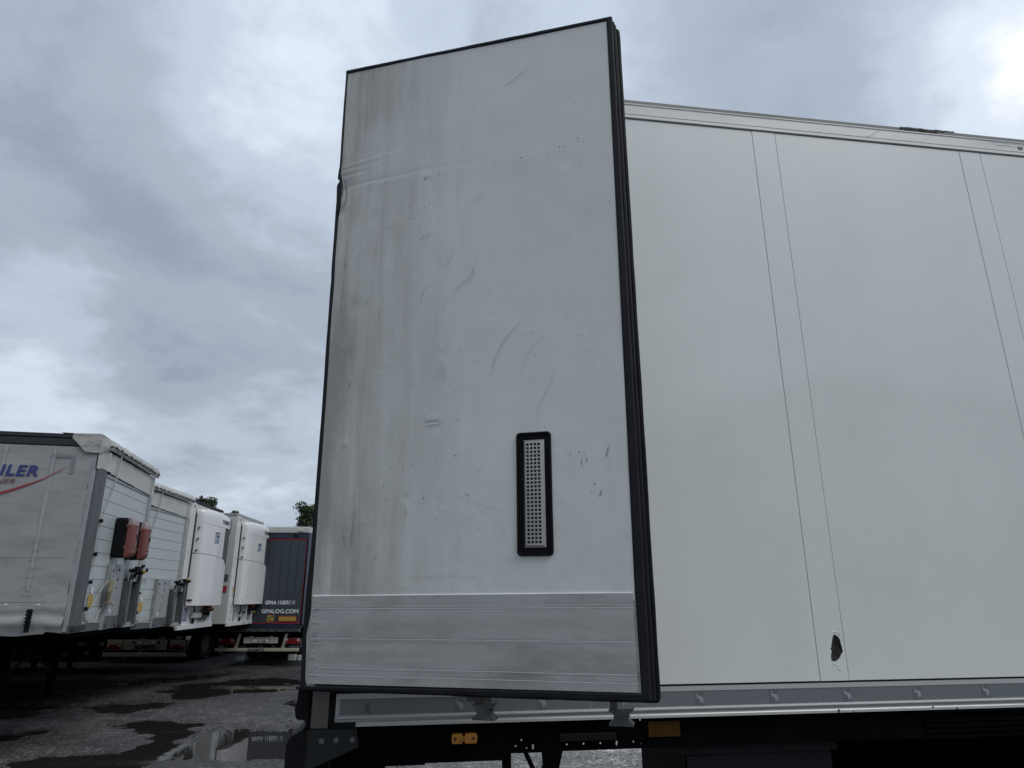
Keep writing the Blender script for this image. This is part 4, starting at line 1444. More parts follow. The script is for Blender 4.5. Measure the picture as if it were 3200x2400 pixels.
def wheelset(parent, w, ys, m=TYRE):
    for yy in ys:
        for side in (0.02, w - 0.40):
            b = MB()
            pr = []
            for (rr2, xx) in ((0.28, 0.04), (0.46, 0.0), (0.51, 0.04), (0.52, 0.10), (0.52, 0.28), (0.51, 0.34), (0.46, 0.38), (0.28, 0.34)):
                pr.append([(side + xx, yy + rr2 * math.cos(a), 0.52 + rr2 * math.sin(a)) for a in np.linspace(0, 2 * math.pi, 25)[:-1]])
            vs = [p for ring in pr for p in ring]
            fs = [(i * 24 + j, i * 24 + (j + 1) % 24, (i + 1) * 24 + (j + 1) % 24, (i + 1) * 24 + j) for i in range(len(pr) - 1) for j in range(24)]
            b.add(vs, fs)
            wv = b.build("wheel", m, parent, smooth=True)
            b = MB()
            b.cyl((side + 0.05, yy, 0.52), 0.28, 0.28, "x", 18)
            b.build("rim", RIM, wv)


def couplings(parent, x0, x1, z0, z1, y, seed=1):
    """cluster of air and electric couplings with their short hoses"""
    rs = random.Random(seed)
    b = MB()
    b.use(GALV2).box(x0 + 0.02, x1 - 0.05, y - 0.02, y, z0, z0 + (z1 - z0) * 0.45, 0.004)
    b.build("coupling_bracket", None, parent)
    n = 5
    for k in range(n):
        xx = x0 + 0.03 + (x1 - x0 - 0.08) * k / (n - 1)
        zz = z0 + (z1 - z0) * rs.uniform(0.45, 0.85)
        b = MB()
        b.use(BLACKPL)
        b.cyl((xx, y - 0.10, zz), 0.026, 0.10, "y", 10)
        b.use(YELLOW if k == 3 else BLACKPL)
        b.cyl((xx, y - 0.13, zz + 0.02), 0.030, 0.03, "y", 10)
        b.use(BLACKPL)
        b.tube([(xx, y - 0.03, zz), (xx + rs.uniform(-.03, .03), y - 0.05, zz - 0.06), (xx, y - 0.02, zz - 0.16)], 0.014, 6)
        b.build("coupling", None, parent)


def curtain_trailer(loc, yaw, w, zt, zb, label, first):
    t = empty("curtain_trailer", (*loc, 0), rotz(yaw), label, "trailer")
    Lb = 13.2
    b = MB()
    b.box(0.03, w - 0.03, 0.06, Lb, zb + 0.12, zt - 0.10)
    b.build("load_body", GALV, t)
    # ---- long side facing the camera (x = 0)
    b = MB()
    ny, nz = 150, 70
    yy = np.concatenate([np.linspace(0.05, 2.2, 90), np.linspace(2.25, Lb, ny - 90)])
    zz = np.linspace(zb - 0.03, zt - 0.18, nz)
    Yg, Zg = np.meshgrid(yy, zz)
    low = np.clip((zb + 0.34 - Zg) / 0.34, 0, 1)
    Xg = -0.012 - 0.010 * (vnoise(Yg * 1.0, Zg * 2.2, 0.5, 41) - 0.5)
    Xg -= low * (0.030 * np.sin(low * 3.2 * math.pi + 1.2 * vnoise(Yg, Zg * 3, 0.35, 42)) + 0.02 * (vnoise(Yg, Zg * 2.5, 0.16, 43) - 0.5) + 0.02)
    mid = np.exp(-((Zg - (zb + 0.55)) / 0.25) ** 2) * np.exp(-((Yg - 0.25) / 0.3) ** 2)
    Xg -= mid * 0.012 * (vnoise(Yg * 0.6 - Zg * 1.6, Yg + Zg * 0.4, 0.13, 44) - 0.5)
    Zg = Zg + np.where(Zg < zb + 0.02, -0.05 * vnoise(Yg, Yg * 0, 0.3, 45) + 0.03 * (Yg < 0.25), 0)
    b.grid(Xg, Yg, Zg)
    cur = b.build("side_curtain", CURTAIN, t, recalc=False)
    cur.data.shade_smooth()
    b = MB()
    b.box(-0.012, 0.03, 0.0, 0.05, zb - 0.02, zt - 0.2, 0.004)
    b.build("curtain_pole", GALV2, t)
    b = MB()     # welded webbing bands of the curtain and its stitched lower grid
    for y_ in (0.52, 1.13, 1.75, 2.4, 3.1, 3.8, 4.5, 5.2):
        b.box(-0.0195, -0.0185, y_, y_ + 0.045, zb + 0.5, zt - 0.20)
    for z_ in np.arange(zb + 0.02, zb + 0.90, 0.115):
        for y_ in (0.52, 1.13, 1.75, 2.4):
            b.box(-0.0225, -0.0215, y_ - 0.03, y_ + 0.085, z_ + 0.30, z_ + 0.306)
    b.box(-0.0215, -0.0205, 0.15, 5.2, zb + 0.93, zb + 0.937)
    b.box(-0.0215, -0.0205, 0.30, 5.2, zb + 0.355, zb + 0.362)
    b.build("curtain_webbing", CURTAIN_PATCH, cur)["kind"] = "stuff"
    b = MB()
    b.box(-0.026, 0.25, 0.30, Lb, zt - 0.06, zt, 0.008)
    b.box(-0.016, 0.25, 0.12, Lb, zt - 0.18, zt - 0.062, 0.02)
    b.build("roof_rail", BLACKGLOSS, t)
    # tarpaulin corner hood
    b = MB()
    sidep = [(-0.02, zt + 0.015), (0.34, zt + 0.004), (0.35, zt - 0.055), (0.15, zt - 0.255), (-0.02, zt - 0.262)]
    b.prism(sidep, -0.043, -0.030, axis="x")
    b.box(-0.043, 0.06, -0.034, -0.018, zt - 0.262, zt + 0.004)
    b.build("corner_hood", TARP, t)
    # front face hood with wavy lower hem, drawn cord
    xs = np.linspace(-0.04, w + 0.03, 60)
    zs = np.linspace(0, 1, 10)
    XXf, Sf = np.meshgrid(xs, zs)
    hem = np.interp(xs, [-0.04, 0.0, 0.32, 0.7, w], [zt - 0.262, zt - 0.245, zt - 0.155, zt - 0.152, zt - 0.165])
    ZZf = (zt - 0.005) * (1 - Sf) + hem * Sf
    bulge = np.clip((XXf + 0.04) / 0.35, 0, 1) ** 0.7
    YYf = -0.030 - bulge * (0.015 + 0.03 * np.sin(Sf * math.pi) + 0.015 * Sf) + 0.012 * (vnoise(XXf, ZZf * 3, 0.13, 51) - 0.5)
    b = MB()
    b.grid(XXf, YYf, ZZf)
    b.add([(-0.04, 0.5, zt + 0.012), (w + 0.03, 0.5, zt + 0.012), (w + 0.03, -0.045, zt - 0.004), (-0.04, -0.045, zt - 0.004)], [(0, 1, 2, 3)])
    b.add([(xs[i], YYf[-1, i], hem[i]) for i in range(60)] + [(xs[i], 0.0, hem[i] + 0.02) for i in range(60)], [(i, i + 1, 61 + i, 60 + i) for i in range(59)])
    hood = b.build("front_hood", TARP if first else TARP_W, t, recalc=False)
    hood.data.shade_smooth()
    b = MB()
    hz = [hh2 + 0.055 + 0.006 * math.sin(i * 1.9) for i, hh2 in enumerate(hem)]
    b.tube([(xs[i], -0.085 - 0.010 * math.sin(i * 2.2), hz[i] + 0.03 - 0.035 * min(1, i / 12)) for i in range(6, 59, 2)], 0.008, 6)
    b.build("hem_cord", ROPE, t)
    for i in range(0, 12):
        xx = 0.22 + i * (w - 0.3) / 11
        j = int(np.argmin(abs(xs - xx)))
        bb = MB()
        bb.box(-0.013, 0.013, -0.100, -0.080, -0.016, 0.010, 0.004)
        if i == 0:
            eye = bb.build("cord_eyelet", BLACKPL, t, loc=(xx, 0, hz[j] + 0.02))
        else:
            share(eye, "cord_eyelet", t, (xx, 0, hz[j] + (0.0 if i > 2 else 0.01)))
    # lower tarpaulin panel
    b = MB()
    xs2 = np.linspace(-0.03, w - 0.0, 50)
    S2 = np.linspace(0, 1, 14)
    X2, S2g = np.meshgrid(xs2, S2)
    ztop = np.interp(xs2, [-0.03, 0.3, w], [zt - 0.25, zt - 0.17, zt - 0.17])
    zbt = np.interp(xs2, [-0.03, 0.2, 0.35, 0.48, w], [zt - 0.475, zt - 0.462, zt - 0.445, zt - 0.455, zt - 0.50])
    Z2 = ztop * (1 - S2g) + zbt * S2g
    Y2 = -0.022 - 0.05 * np.exp(-((X2 - 0.42 - S2g * 0.05) / 0.05) ** 2) * (0.3 + 0.7 * S2g) + 0.016 * (vnoise(X2, Z2, 0.2, 52) - 0.5) + 0.02 * np.exp(-((X2 - 0.52) / 0.05) ** 2)
    b.grid(X2, Y2, Z2)
    tp = b.build("front_tarpaulin", TARP_W, t, recalc=False)
    tp.data.shade_smooth()
    b = MB()
    b.box(0.42, w - 0.05, -0.012, 0.0, zt - 0.52, zt - 0.505)
    b.build("hem_bar", GALV2, t)
    # corner posts
    b = MB()
    b.prism([(-0.01, 0.06), (-0.01, 0.02), (0.10, -0.020), (0.36, -0.030), (0.36, 0.05), (0.40, 0.05), (0.40, -0.01), (0.455, -0.01), (0.455, 0.06)], zb + 0.02, zt - 0.44, axis="z")
    b.build("corner_post", GALV, t)
    b = MB()
    b.prism([(w - 0.14, 0.0), (w - 0.12, -0.02), (w, -0.02), (w, 0.06), (w - 0.14, 0.06)], zb + 0.02, zt - 0.46, axis="z")
    b.build("corner_post", GALV2, t)
    front_boards(t, 0.458, w - 0.145, zb + 0.10, zt - 0.465, 0.194, 0.002, BOARD)
    # cords down both edges
    b = MB()
    b.tube([(0.78, -0.06, zt - 0.14), (0.72, -0.06, zt - 0.45), (0.66, -0.03, zt - 0.8), (0.50, -0.02, zt - 1.15)], 0.010, 6)
    b.tube([(0.50, -0.02, zt - 1.15), (0.495, -0.025, zt - 1.6), (0.50, -0.02, zb + 0.8)], 0.006, 6)
    b.tube([(w - 0.2, -0.06, zt - 0.16), (w - 0.19, -0.03, zt - 0.6), (w - 0.17, -0.02, zb + 0.9), (w - 0.2, -0.03, zb + 0.2)], 0.008, 6)
    b.pieces("tension_cord", ROPE_W, t)
    for k, z_ in enumerate((zt - 1.15, zt - 1.62, zb + 0.62, zb + 0.26)):
        bb = MB()
        bb.box(0.475, 0.52, -0.045, -0.005, -0.025, 0.025, 0.008)
        if k == 0:
            hk = bb.build("cord_hook", BLACKPL, t, loc=(0, 0, z_))
        else:
            share(hk, "cord_hook", t, (0, 0, z_))
    # sill, kingpin plate, equipment at the foot of the front wall
    b = MB()
    b.box(0.0, w, -0.03, 0.10, zb - 0.04, zb + 0.06, 0.005)
    b.build("front_sill", GALV, t)
    b = MB()
    b.box(0.02, 0.40, -0.09, 0.02, zb - 0.01, zb + 0.055, 0.008)
    b.use(CHIP).prism(circle(0.17, zb + 0.032, 0.035, 12, 1.3, 0.8), -0.093, -0.0905)
    b.mats[0:0] = []
    bb = b
    bb.mats = [GALV] if not bb.mats else bb.mats
    bb.build("corner_casting", GALV, t)
    b = MB()
    b.prism([(1.10, zb - 0.04), (1.13, zb + 0.17), (1.13, zb + 0.9), (1.70, zb + 0.9), (1.72, zb + 0.17), (1.75, zb - 0.02)], -0.075, -0.006)
    p_ = b.build("mounting_plate", GALV2, t)
    b = MB()
    b.prism([(1.11, zb - 0.03), (1.14, zb + 0.15), (1.70, zb + 0.15), (1.73, zb - 0.01)], -0.083, -0.0755)
    for (x_, z_) in ((1.2, zb + 0.03), (1.62, zb + 0.03)):
        b.cyl((x_, -0.10, z_), 0.035, 0.02, "y", 10)
    b.build("plate_foot", GALV, p_)
    for (x_, z_, r_) in ((1.19, .80, .02), (1.45, .82, .022), (1.45, .68, .022), (1.42, .55, .016), (1.2, .62, .012), (1.4, .40, .012), (1.38, .30, .014), (1.3, .22, .03), (1.2, .72, .01)):
        bb = MB()
        bb.cyl((x_, -0.080, zb + z_), r_, 0.006, "y", 10)
        bb.build("plate_hole", GAP if r_ < .03 else STICKER, p_)
    b = MB()
    b.box(1.80, 1.90, -0.16, -0.006, zb + 0.0, zb + 0.66, 0.006)
    b.box(2.30, 2.36, -0.16, -0.006, zb + 0.0, zb + 0.82, 0.006)
    b.box(1.90, 2.30, -0.012, -0.006, zb + 0.0, zb + 0.70)
    b.pieces("cable_channel", GALV, t)
    b = MB()
    b.tube([(2.02, -0.05, zb + 0.62), (1.99, -0.09, zb + 0.4), (2.0, -0.07, zb + 0.2), (1.97, -0.05, zb + 0.0)], 0.024, 8)
    b.tube([(1.96, -0.04, zb + 0.60), (1.93, -0.05, zb + 0.3), (1.93, -0.04, zb + 0.05)], 0.010, 6)
    b.build("air_hose", BLACKPL, t)
    couplings(t, 1.82, 2.42, zb + 0.66, zb + 0.96, -0.10, 3 if first else 9)
    b = MB()
    b.box(1.84, 2.46, -0.12, -0.02, zb - 0.04, zb + 0.03, 0.01)
    b.build("hose_tray", GALV2, t)
    b = MB()
    b.box(0.46, 1.08, -0.022, -0.008, zb + 0.065, zb + 0.095)
    b.box(0.52, 0.96, -0.016, -0.008, zb + 0.10, zb + 0.20)
    b.pieces("data_plate", STICKER_GY, t)
    b = MB()
    b.box(0.55, 0.72, -0.0125, -0.0075, zb + 0.28, zb + 0.45)
    b.build("yellow_sticker", YELLOW, t)
    b = MB()
    b.box(0.60, 0.69, -0.0125, -0.0075, zb + 0.47, zb + 0.55)
    b.build("white_sticker", STICKER, t)
    b = MB()
    b.tube([(0.52, -0.03, zb + 0.10), (0.62, -0.03, zb + 0.25), (0.85, -0.05, zb + 0.50), (1.02, -0.07, zb + 0.66)], 0.007, 6)
    b.tube([(0.50, -0.03, zb + 0.38), (0.48, -0.03, zb + 0.15), (0.60, -0.04, zb + 0.08), (0.85, -0.04, zb + 0.08), (1.0, -0.05, zb + 0.25)], 0.007, 6)
    b.pieces("slack_cord", ROPE_W, t)
    if first:
        b = MB()
        for k in range(9):
            dx = 0.018 * k
            b.tube([(1.06 + dx * 0.4, -0.09 - 0.008 * (k % 3), zb + 0.34), (0.99 + dx * 0.75, -0.11, zb + 0.5), (1.02 + dx * 1.3, -0.10 - 0.01 * (k % 2), zb + 0.64 + 0.01 * (k % 3)), (1.05 + dx * 1.2, -0.09, zb + 0.5), (1.08 + dx * 0.3, -0.09, zb + 0.34)], 0.011, 6)
        b.box(1.04, 1.18, -0.13, -0.075, zb + 0.31, zb + 0.36, 0.01)
        b.build("hose_coil", WRAP, t)
        # strap with buckle on the curtain, two white curtain eyes
        for y_ in (0.44, 3.0):
            b = MB()
            b.box(-0.085, -0.075, y_ - 0.03, y_ + 0.03, zb - 0.02, zb + 0.27, 0.003)
            for k in range(5):
                b.box(-0.098, -0.085, y_ - 0.04, y_ + 0.04, zb + 0.06 + k * 0.042, zb + 0.085 + k * 0.042, 0.004)
            b.build("curtain_strap", BLACKPL, t)
        for y_ in (0.38, 0.76):
            b = MB()
            b.box(-0.028, -0.020, y_ - 0.018, y_ + 0.018, zb + 0.31, zb + 0.335, 0.003)
            b.build("curtain_eye", STICKER, t)
    else:
        b = MB()
        text_mb(b, "M SPL", 0.50, zb + 0.80, 0.15, -0.009, bold=-0.001, sx=0.8, shear=-0.2)
        b.build("chalk_writing", STICKER_GY, t)
    # underside
    b = MB()
    b.box(0.05, w - 0.05, 0.0, Lb, zb - 0.10, zb - 0.045)
    for x_ in (0.75, w - 0.87):
        b.box(x_, x_ + 0.12, 0.6, 3.2, zb - 0.24, zb - 0.10)
        b.box(x_, x_ + 0.12, 3.2, Lb, zb - 0.48, zb - 0.10)
    b.box(0.03, 0.05, 2.4, Lb - 4, 0.45, 0.62)
    b.box(0.03, 0.05, 2.4, Lb - 4, 0.80, 0.97)
    b.build("chassis", CHASSIS, t)
    landing_gear(t, w, 2.1, zb - 0.1)
    b = MB()
    b.box(0.04, w - 0.04, 3.2, 6.0, 0.35, zb - 0.11, 0.02)
    b.build("added_shade_box", BLACKPL, t)  # box added to block light coming through under the trailer
    b = MB()
    b.tube([(0.45, 2.17, zb - 0.15), (w - 0.45, 2.17, 0.55)], 0.035, 4)
    b.tube([(0.45, 2.17, 0.55), (w - 0.45, 2.17, zb - 0.15)], 0.035, 4)
    b.tube([(0.40, 2.17, 0.50), (w - 0.40, 2.17, 0.50)], 0.030, 4)
    b.build("cross_brace", CORNER, t)
    wheelset(t, w, (8.3, 9.6, 10.9))
    return t


T1Y = 101.77
t1 = curtain_trailer((-5.85, 9.58), T1Y, 2.76, 4.15, 1.53,
                     "dirty grey curtain trailer with blue and red lettering and two red boxes on its front", True)
# lettering on the side curtain (built in the side's own plane; x runs towards the front corner)
LET = MB()
ROT_S = (0, 0, R(-90))
b = MB()
w0, w1 = text_w("ILER", 0.205, bold=0.006, shear=0.14, spacing=1.1)
fit = 0.475 / (w1 - w0)
w0, w1 = text_w("HANSETRAILER", 0.205, bold=0.006, shear=0.14, spacing=1.1)
text_mb(b, "HANSETRAILER", -0.690 - w1 * fit, 3.54, 0.205, 0, bold=0.006, shear=0.14, sx=fit, spacing=1.1)
o = b.build("lettering", BLUE, t1, rot=ROT_S, loc=(-0.0245, 0, 0), recalc=False)
b = MB()
w0, w1 = text_w("ER", 0.088, shear=0.2)
fit = 0.135 / (w1 - w0)
w0, w1 = text_w("YOUR BUSINESS PARTNER", 0.088, shear=0.2)
text_mb(b, "YOUR BUSINESS PARTNER", -0.955 - w1 * fit, 3.43, 0.088, 0, shear=0.2, sx=fit)
b.build("lettering", DKRED, t1, rot=ROT_S, loc=(-0.0245, 0, 0), recalc=False)
b = MB()
sp = spline([(-2.3, 3.30), (-1.9, 3.225), (-1.5, 3.235), (-1.15, 3.285), (-0.85, 3.395), (-0.60, 3.515), (-0.33, 3.70)], 10)
n = len(sp)
vs = []
for i, (a, z_) in enumerate(sp):
    hw = 0.028 * (1 - i / (n - 1)) ** 0.8 + 0.002
    vs += [(a, 0, z_ + hw), (a, 0, z_ - hw)]
b.add(vs, [(2 * i, 2 * i + 1, 2 * i + 3, 2 * i + 2) for i in range(n - 1)])
b.build("swoosh", RED, t1, rot=ROT_S, loc=(-0.0245, 0, 0), recalc=False)
b = MB()
for k in range(6):
    b.box(0.27 + 0.052 * k, 0.31 + 0.052 * k, -0.001, 0.001, 3.81, 3.855)
for k in range(6):
    b.box(0.262, 0.312, -0.001, 0.001, 3.59 + k * 0.036, 3.622 + k * 0.036)
b.v = [(-0.0215 + y_ * 0.3, x_, z_) for x_, y_, z_ in b.v]
b.build("reflector_ghost", CURTAIN_DARK, t1)["kind"] = "stuff"

# two fire extinguisher boxes hung on the front
for k, (x0_, lab) in enumerate(((1.14, "red plastic extinguisher box on the curtain trailer's front, nearer the grey curtain"), (1.80, "red plastic extinguisher box hung second from the grey curtain"))):
    fb = empty("extinguisher_box", (-5.85, 9.58, 2.52), rotz(T1Y), lab, "extinguisher box", "extinguisher boxes on the first trailer's front")
    z1_ = 0.60
    b = MB()
    b.box(x0_, x0_ + 0.22, -0.19, -0.002, 0.0, z1_, 0.04)
    b.build("box_back", BLACKPL, fb)
    b = MB()
    prof_ = [(x0_ - 0.006, -0.192), (x0_ - 0.004, -0.25), (x0_ + 0.02, -0.285), (x0_ + 0.07, -0.31), (x0_ + 0.15, -0.31), (x0_ + 0.20, -0.285), (x0_ + 0.224, -0.25), (x0_ + 0.226, -0.192)]
    lv_ = [(0.0, 0.35), (0.012, 0.62), (0.035, 0.84), (0.075, 1.0), (0.30, 1.0), (z1_ - 0.11, 1.0), (z1_ - 0.06, 0.90), (z1_ - 0.025, 0.72), (z1_, 0.40)]
    cxm, cym = x0_ + 0.11, -0.192
    vs = []
    for z_, s_ in lv_:
        vs += [(cxm + (px_ - cxm) * (0.85 + 0.15 * s_), cym + (py_ - cym) * s_, z_) for px_, py_ in prof_]
    n_ = len(prof_)
    fs = [(i * n_ + j, i * n_ + (j + 1) % n_, (i + 1) * n_ + (j + 1) % n_, (i + 1) * n_ + j) for i in range(len(lv_) - 1) for j in range(n_)]
    fs += [tuple(range(n_)), tuple(range((len(lv_) - 1) * n_, len(lv_) * n_))]
    b.use(EXT_RED).add(vs, [f for f in fs if min(f) < 5 * n_ and len(f) == 4 or f == tuple(range(n_))])
    b.use(EXT_TOP).add(vs, [f for f in fs if not (min(f) < 5 * n_ and len(f) == 4 or f == tuple(range(n_)))])
    b.weld().build("box_cover", None, fb)
    b = MB()
    b.cyl((x0_ + 0.12, -0.316, 0.32), 0.042, 0.008, "y", 16)
    b.build("round_badge", BLACKPL, fb)
    b = MB()
    b.box(x0_ + 0.08, x0_ + 0.15, -0.317, -0.31, 0.45, 0.475, 0.002)
    b.box(x0_ + 0.09, x0_ + 0.14, -0.317, -0.31, 0.13, 0.155, 0.002)
    b.build("box_print", DKRED, fb)
    for z_ in (0.13, 0.45):
        b = MB()
        b.box(x0_ - 0.018, x0_ + 0.01, -0.215, -0.175, z_, z_ + 0.045, 0.006)
        b.build("box_latch", EXT_RED, fb)

curtain_trailer((-7.19, 13.39), 93.0, 2.38, 4.15, 1.40,
                "pale fronted curtain trailer parked between the lettered one and the fridge trailers", False)


def fridge_trailer(loc, yaw, w, zt, zb, label, variant):
    t = empty("fridge_trailer", (*loc, 0), rotz(yaw), label, "trailer")
    Lb = 13.2
    b = MB()
    b.box(0.0, w, 0.012, Lb, zb, zt - 0.07, 0.01)
    b.build("body", WHITE_OLD, t)
    b = MB()
    b.box(-0.012, w + 0.012, 0.0, Lb, zt - 0.07, zt, 0.006)
    b.build("roof_edge", BLACKPL if variant == 0 else GALV2, t)
    b = MB()
    b.box(0.0, 0.33, -0.02, 0.010, zb, zt - 0.072, 0.005)
    b.box(w - 0.25, w, -0.02, 0.010, zb, zt - 0.072, 0.005)
    b.pieces("front_post", WHITE, t)
    b = MB()
    for k in range(9):
        b.cyl((0.03, -0.024, zb + 0.3 + k * 0.3), 0.011, 0.005, "y", 8)
    b.cyl((0.20, -0.03, zt - 0.16), 0.03, 0.012, "y", 10)
    b.cyl((0.24, -0.03, zb + 0.08), 0.03, 0.012, "y", 10)
    b.build("rivet", GALV, t)["kind"] = "stuff"
    # refrigeration unit
    ux0, ux1 = (0.40, w - (0.20 if variant == 0 else 0.10))
    D = 0.20
    plan = [(ux0, -0.012), (ux0 + 0.03, -D + 0.03), (ux0 + 0.06, -D - 0.0), (ux0 + 0.30, -D - 0.05), ((ux0 + ux1) / 2, -D - 0.095), (ux1 - 0.35, -D - 0.11), (ux1 - 0.08, -D - 0.10), (ux1 - 0.01, -D - 0.04), (ux1, -0.012)]
    uz0 = 1.76

    def arc_top(x_):     # upper edge of the lower cover, dropping to a rounded corner
        f = (x_ - ux0) / (ux1 - ux0)
        return 2.93 - 0.09 * f ** 2 - 0.28 * max(0, (f - 0.72) / 0.28) ** 2.4

    def resample(pl, n=40):
        P = [np.array(p) for p in pl]
        seg = [np.linalg.norm(P[i + 1] - P[i]) for i in range(len(P) - 1)]
        cum = np.concatenate([[0], np.cumsum(seg)])
        o_ = []
        for s in np.linspace(0, cum[-1], n):
            k = min(int(np.searchsorted(cum, s, side="right") - 1), len(seg) - 1)
            f = (s - cum[k]) / seg[k]
            o_.append(tuple(P[k] + (P[k + 1] - P[k]) * f))
        return o_
    pr = resample(plan, 46)
    b = MB()
    vs = []
    NL = 8
    for k in range(NL + 1):
        for x_, y_ in pr:
            zt_ = arc_top(x_)
            vs.append((x_, y_ * (1.0 if k not in (0,) else 0.98), uz0 + (zt_ - 0.008 - uz0) * k / NL))
    n_ = len(pr)
    b.add(vs, [(k * n_ + i, k * n_ + i + 1, (k + 1) * n_ + i + 1, (k + 1) * n_ + i) for k in range(NL) for i in range(n_ - 1)])
    b.add([(x_, y_, uz0) for x_, y_ in pr], [tuple(range(n_))])
    b.add([(x_, y_, arc_top(x_) - 0.008) for x_, y_ in pr] + [(x_, -0.02, arc_top(x_) - 0.008) for x_, y_ in pr], [(i, i + 1, n_ + i + 1, n_ + i) for i in range(n_ - 1)])
    unit = b.build("fridge_unit", WHITE_UNIT, t, smooth=True)
    xr = ux0 + 0.76 * (ux1 - ux0)
    b = MB()
    pr2 = [p for p in pr if p[0] <= xr] + [(xr, -0.02)]
    vs = []
    for k in range(7):
        for x_, y_ in pr2:
            zl = arc_top(x_) + 0.004
            vs.append((x_, y_ * 0.985, zl + (3.665 - zl) * k / 6))
    n2 = len(pr2)
    b.add(vs, [(k * n2 + i, k * n2 + i + 1, (k + 1) * n2 + i + 1, (k + 1) * n2 + i) for k in range(6) for i in range(n2 - 1)])
    b.build("upper_cover", WHITE_UNIT, unit, smooth=True)
    b = MB()    # hood
    hl = [(3.68, 1.0), (3.80, 1.0), (3.86, 0.985), (3.92, 0.95), (3.97, 0.86), (4.0, 0.66), (4.01, 0.30), (4.01, 0.0)]
    vs = []
    for z_, s_ in hl:
        for x_, y_ in pr:
            sx_ = 1 - (1 - s_) * 0.10
            xm_ = (ux0 + ux1) / 2
            dome = 0.05 * (1 - ((x_ - xm_) / ((ux1 - ux0) / 2)) ** 2)
            vs.append((xm_ + (x_ - xm_) * sx_, y_ * s_, z_ - 0.05 + (dome + (0.0)) * (z_ - 3.68) / 0.33))
    b.add(vs, [(k * n_ + i, k * n_ + i + 1, (k + 1) * n_ + i + 1, (k + 1) * n_ + i) for k in range(len(hl) - 1) for i in range(n_ - 1)])
    b.build("unit_hood", WHITE_UNIT, unit, smooth=True)
    b = MB()    # dark side grille with arched head
    gp = [(xr + 0.002, 2.62)] + [(xr + 0.002, 3.50)] + [(xr + 0.002 + 0.16 * (1 - math.cos(a)), 3.50 + 0.15 * math.sin(a)) for a in np.linspace(0.2, math.pi / 2, 6)] + [(ux1 - 0.03, 3.64), (ux1 - 0.03, 2.50)]
    b.prism(gp, -D - 0.085, -0.03)
    b.build("side_grille", GRILLE_DK, unit)
    b = MB()    # shadow joints between covers
    b.prism([((ux0 + ux1) / 2 + (pr[i][0] - (ux0 + ux1) / 2) * 0.97, pr[i][1] * 0.93) for i in range(n_)], uz0 + 0.02, 3.66, axis="z")
    # keep the joint core left of the grille only
    b.v = [(min(x_, xr - 0.01), y_, z_) for x_, y_, z_ in b.v]
    b.build("joint_core", GRILLE_DK, unit)
    b = MB()
    b.box(ux0 - 0.010, ux0 + 0.004, -0.035, -0.012, uz0, 3.85)
    b.build("edge_gasket", GRILLE_DK, unit)
    for z_ in (3.52, 3.26, 3.0):
        b = MB()
        b.box(ux0 - 0.02, ux0 + 0.012, -D + 0.06, -D + 0.10, z_ - 0.02, z_ + 0.02, 0.005)
        b.build("latch", GALV, unit)
    # badge and wordmark (upper right of the hood and middle of the cover)
    b = MB()
    lx = ux0 + (0.88 if variant == 0 else 0.92)
    yb = -D - 0.092
    b.use(STICKER_GY).box(lx - 0.15, lx + 0.15, yb - 0.006, yb + 0.02, 3.22, 3.44, 0.003)
    b.use(LOGO_BLUE).box(lx - 0.125, lx + 0.125, yb - 0.008, yb - 0.0065, 3.245, 3.385)
    b.use(PRINT_BLACK).box(lx - 0.12, lx + 0.12, yb - 0.0105, yb - 0.0085, 3.38, 3.405)
    b.box(lx - 0.03, lx + 0.03, yb - 0.0105, yb - 0.0085, 3.25, 3.38)
    b.use(STICKER).box(lx - 0.125, lx - 0.105, yb - 0.0105, yb - 0.0085, 3.25, 3.34)
    b.box(lx - 0.06, lx - 0.045, yb - 0.0105, yb - 0.0085, 3.25, 3.37)
    b.box(lx + 0.045, lx + 0.06, yb - 0.0105, yb - 0.0085, 3.25, 3.37)
    b.box(lx + 0.075, lx + 0.12, yb - 0.0105, yb - 0.0085, 3.305, 3.318)
    b.build("unit_badge", None, unit)
    if variant == 0:
        b = MB()
        for k in range(6):
            b.box(lx - 0.15 + k * 0.052, lx - 0.115 + k * 0.052, yb - 0.004, yb + 0.01, 3.45, 3.475)
        b.build("badge_print", PRINT_BLACK, unit)["kind"] = "stuff"
    b = MB()
    text_mb(b, "THERMO", ux1 - 0.74, 3.72, 0.135, -D - 0.078, bold=0.003, sx=1.05)
    # follow the curve of the hood
    b.v = [(x_, -float(np.interp(x_, [p[0] for p in plan], [-p[1] for p in plan])) - 0.004 + (y_ + D + 0.078), z_) for x_, y_, z_ in b.v]
    b.build("wordmark", PRINT_BLACK, unit, recalc=False)
    for (x_, z_) in ((ux0 + 0.98, 2.62), (ux0 + 1.0, 1.95)):
        b = MB()
        b.cyl((x_, -D - 0.092, z_), 0.022, 0.012, "y", 10)
        b.build("cover_lock", GALV, unit)
    b = MB()
    b.box(ux0 + 1.06, ux0 + 1.066, -D - 0.089, -D - 0.08, uz0 + 0.02, 2.40)
    b.build("cover_seam", GALV2, unit)
    b = MB()
    b.box(ux1 - 0.012, ux1 + 0.004, -0.16, -0.12, 2.0, 2.10, 0.004)
    b.build("side_latch", PRINT_BLACK, unit)
    b = MB()
    b.box(ux0 - 0.001, ux0 + 0.012, -D + 0.04, -0.05, 1.86, 1.90) if variant == 0 else b.box(ux0 + 0.08, ux0 + 0.16, -D - 0.025, -D - 0.01, 1.88, 1.89)
    b.build("unit_sticker", ORANGE_DK if variant == 0 else STICKER_GY, unit)
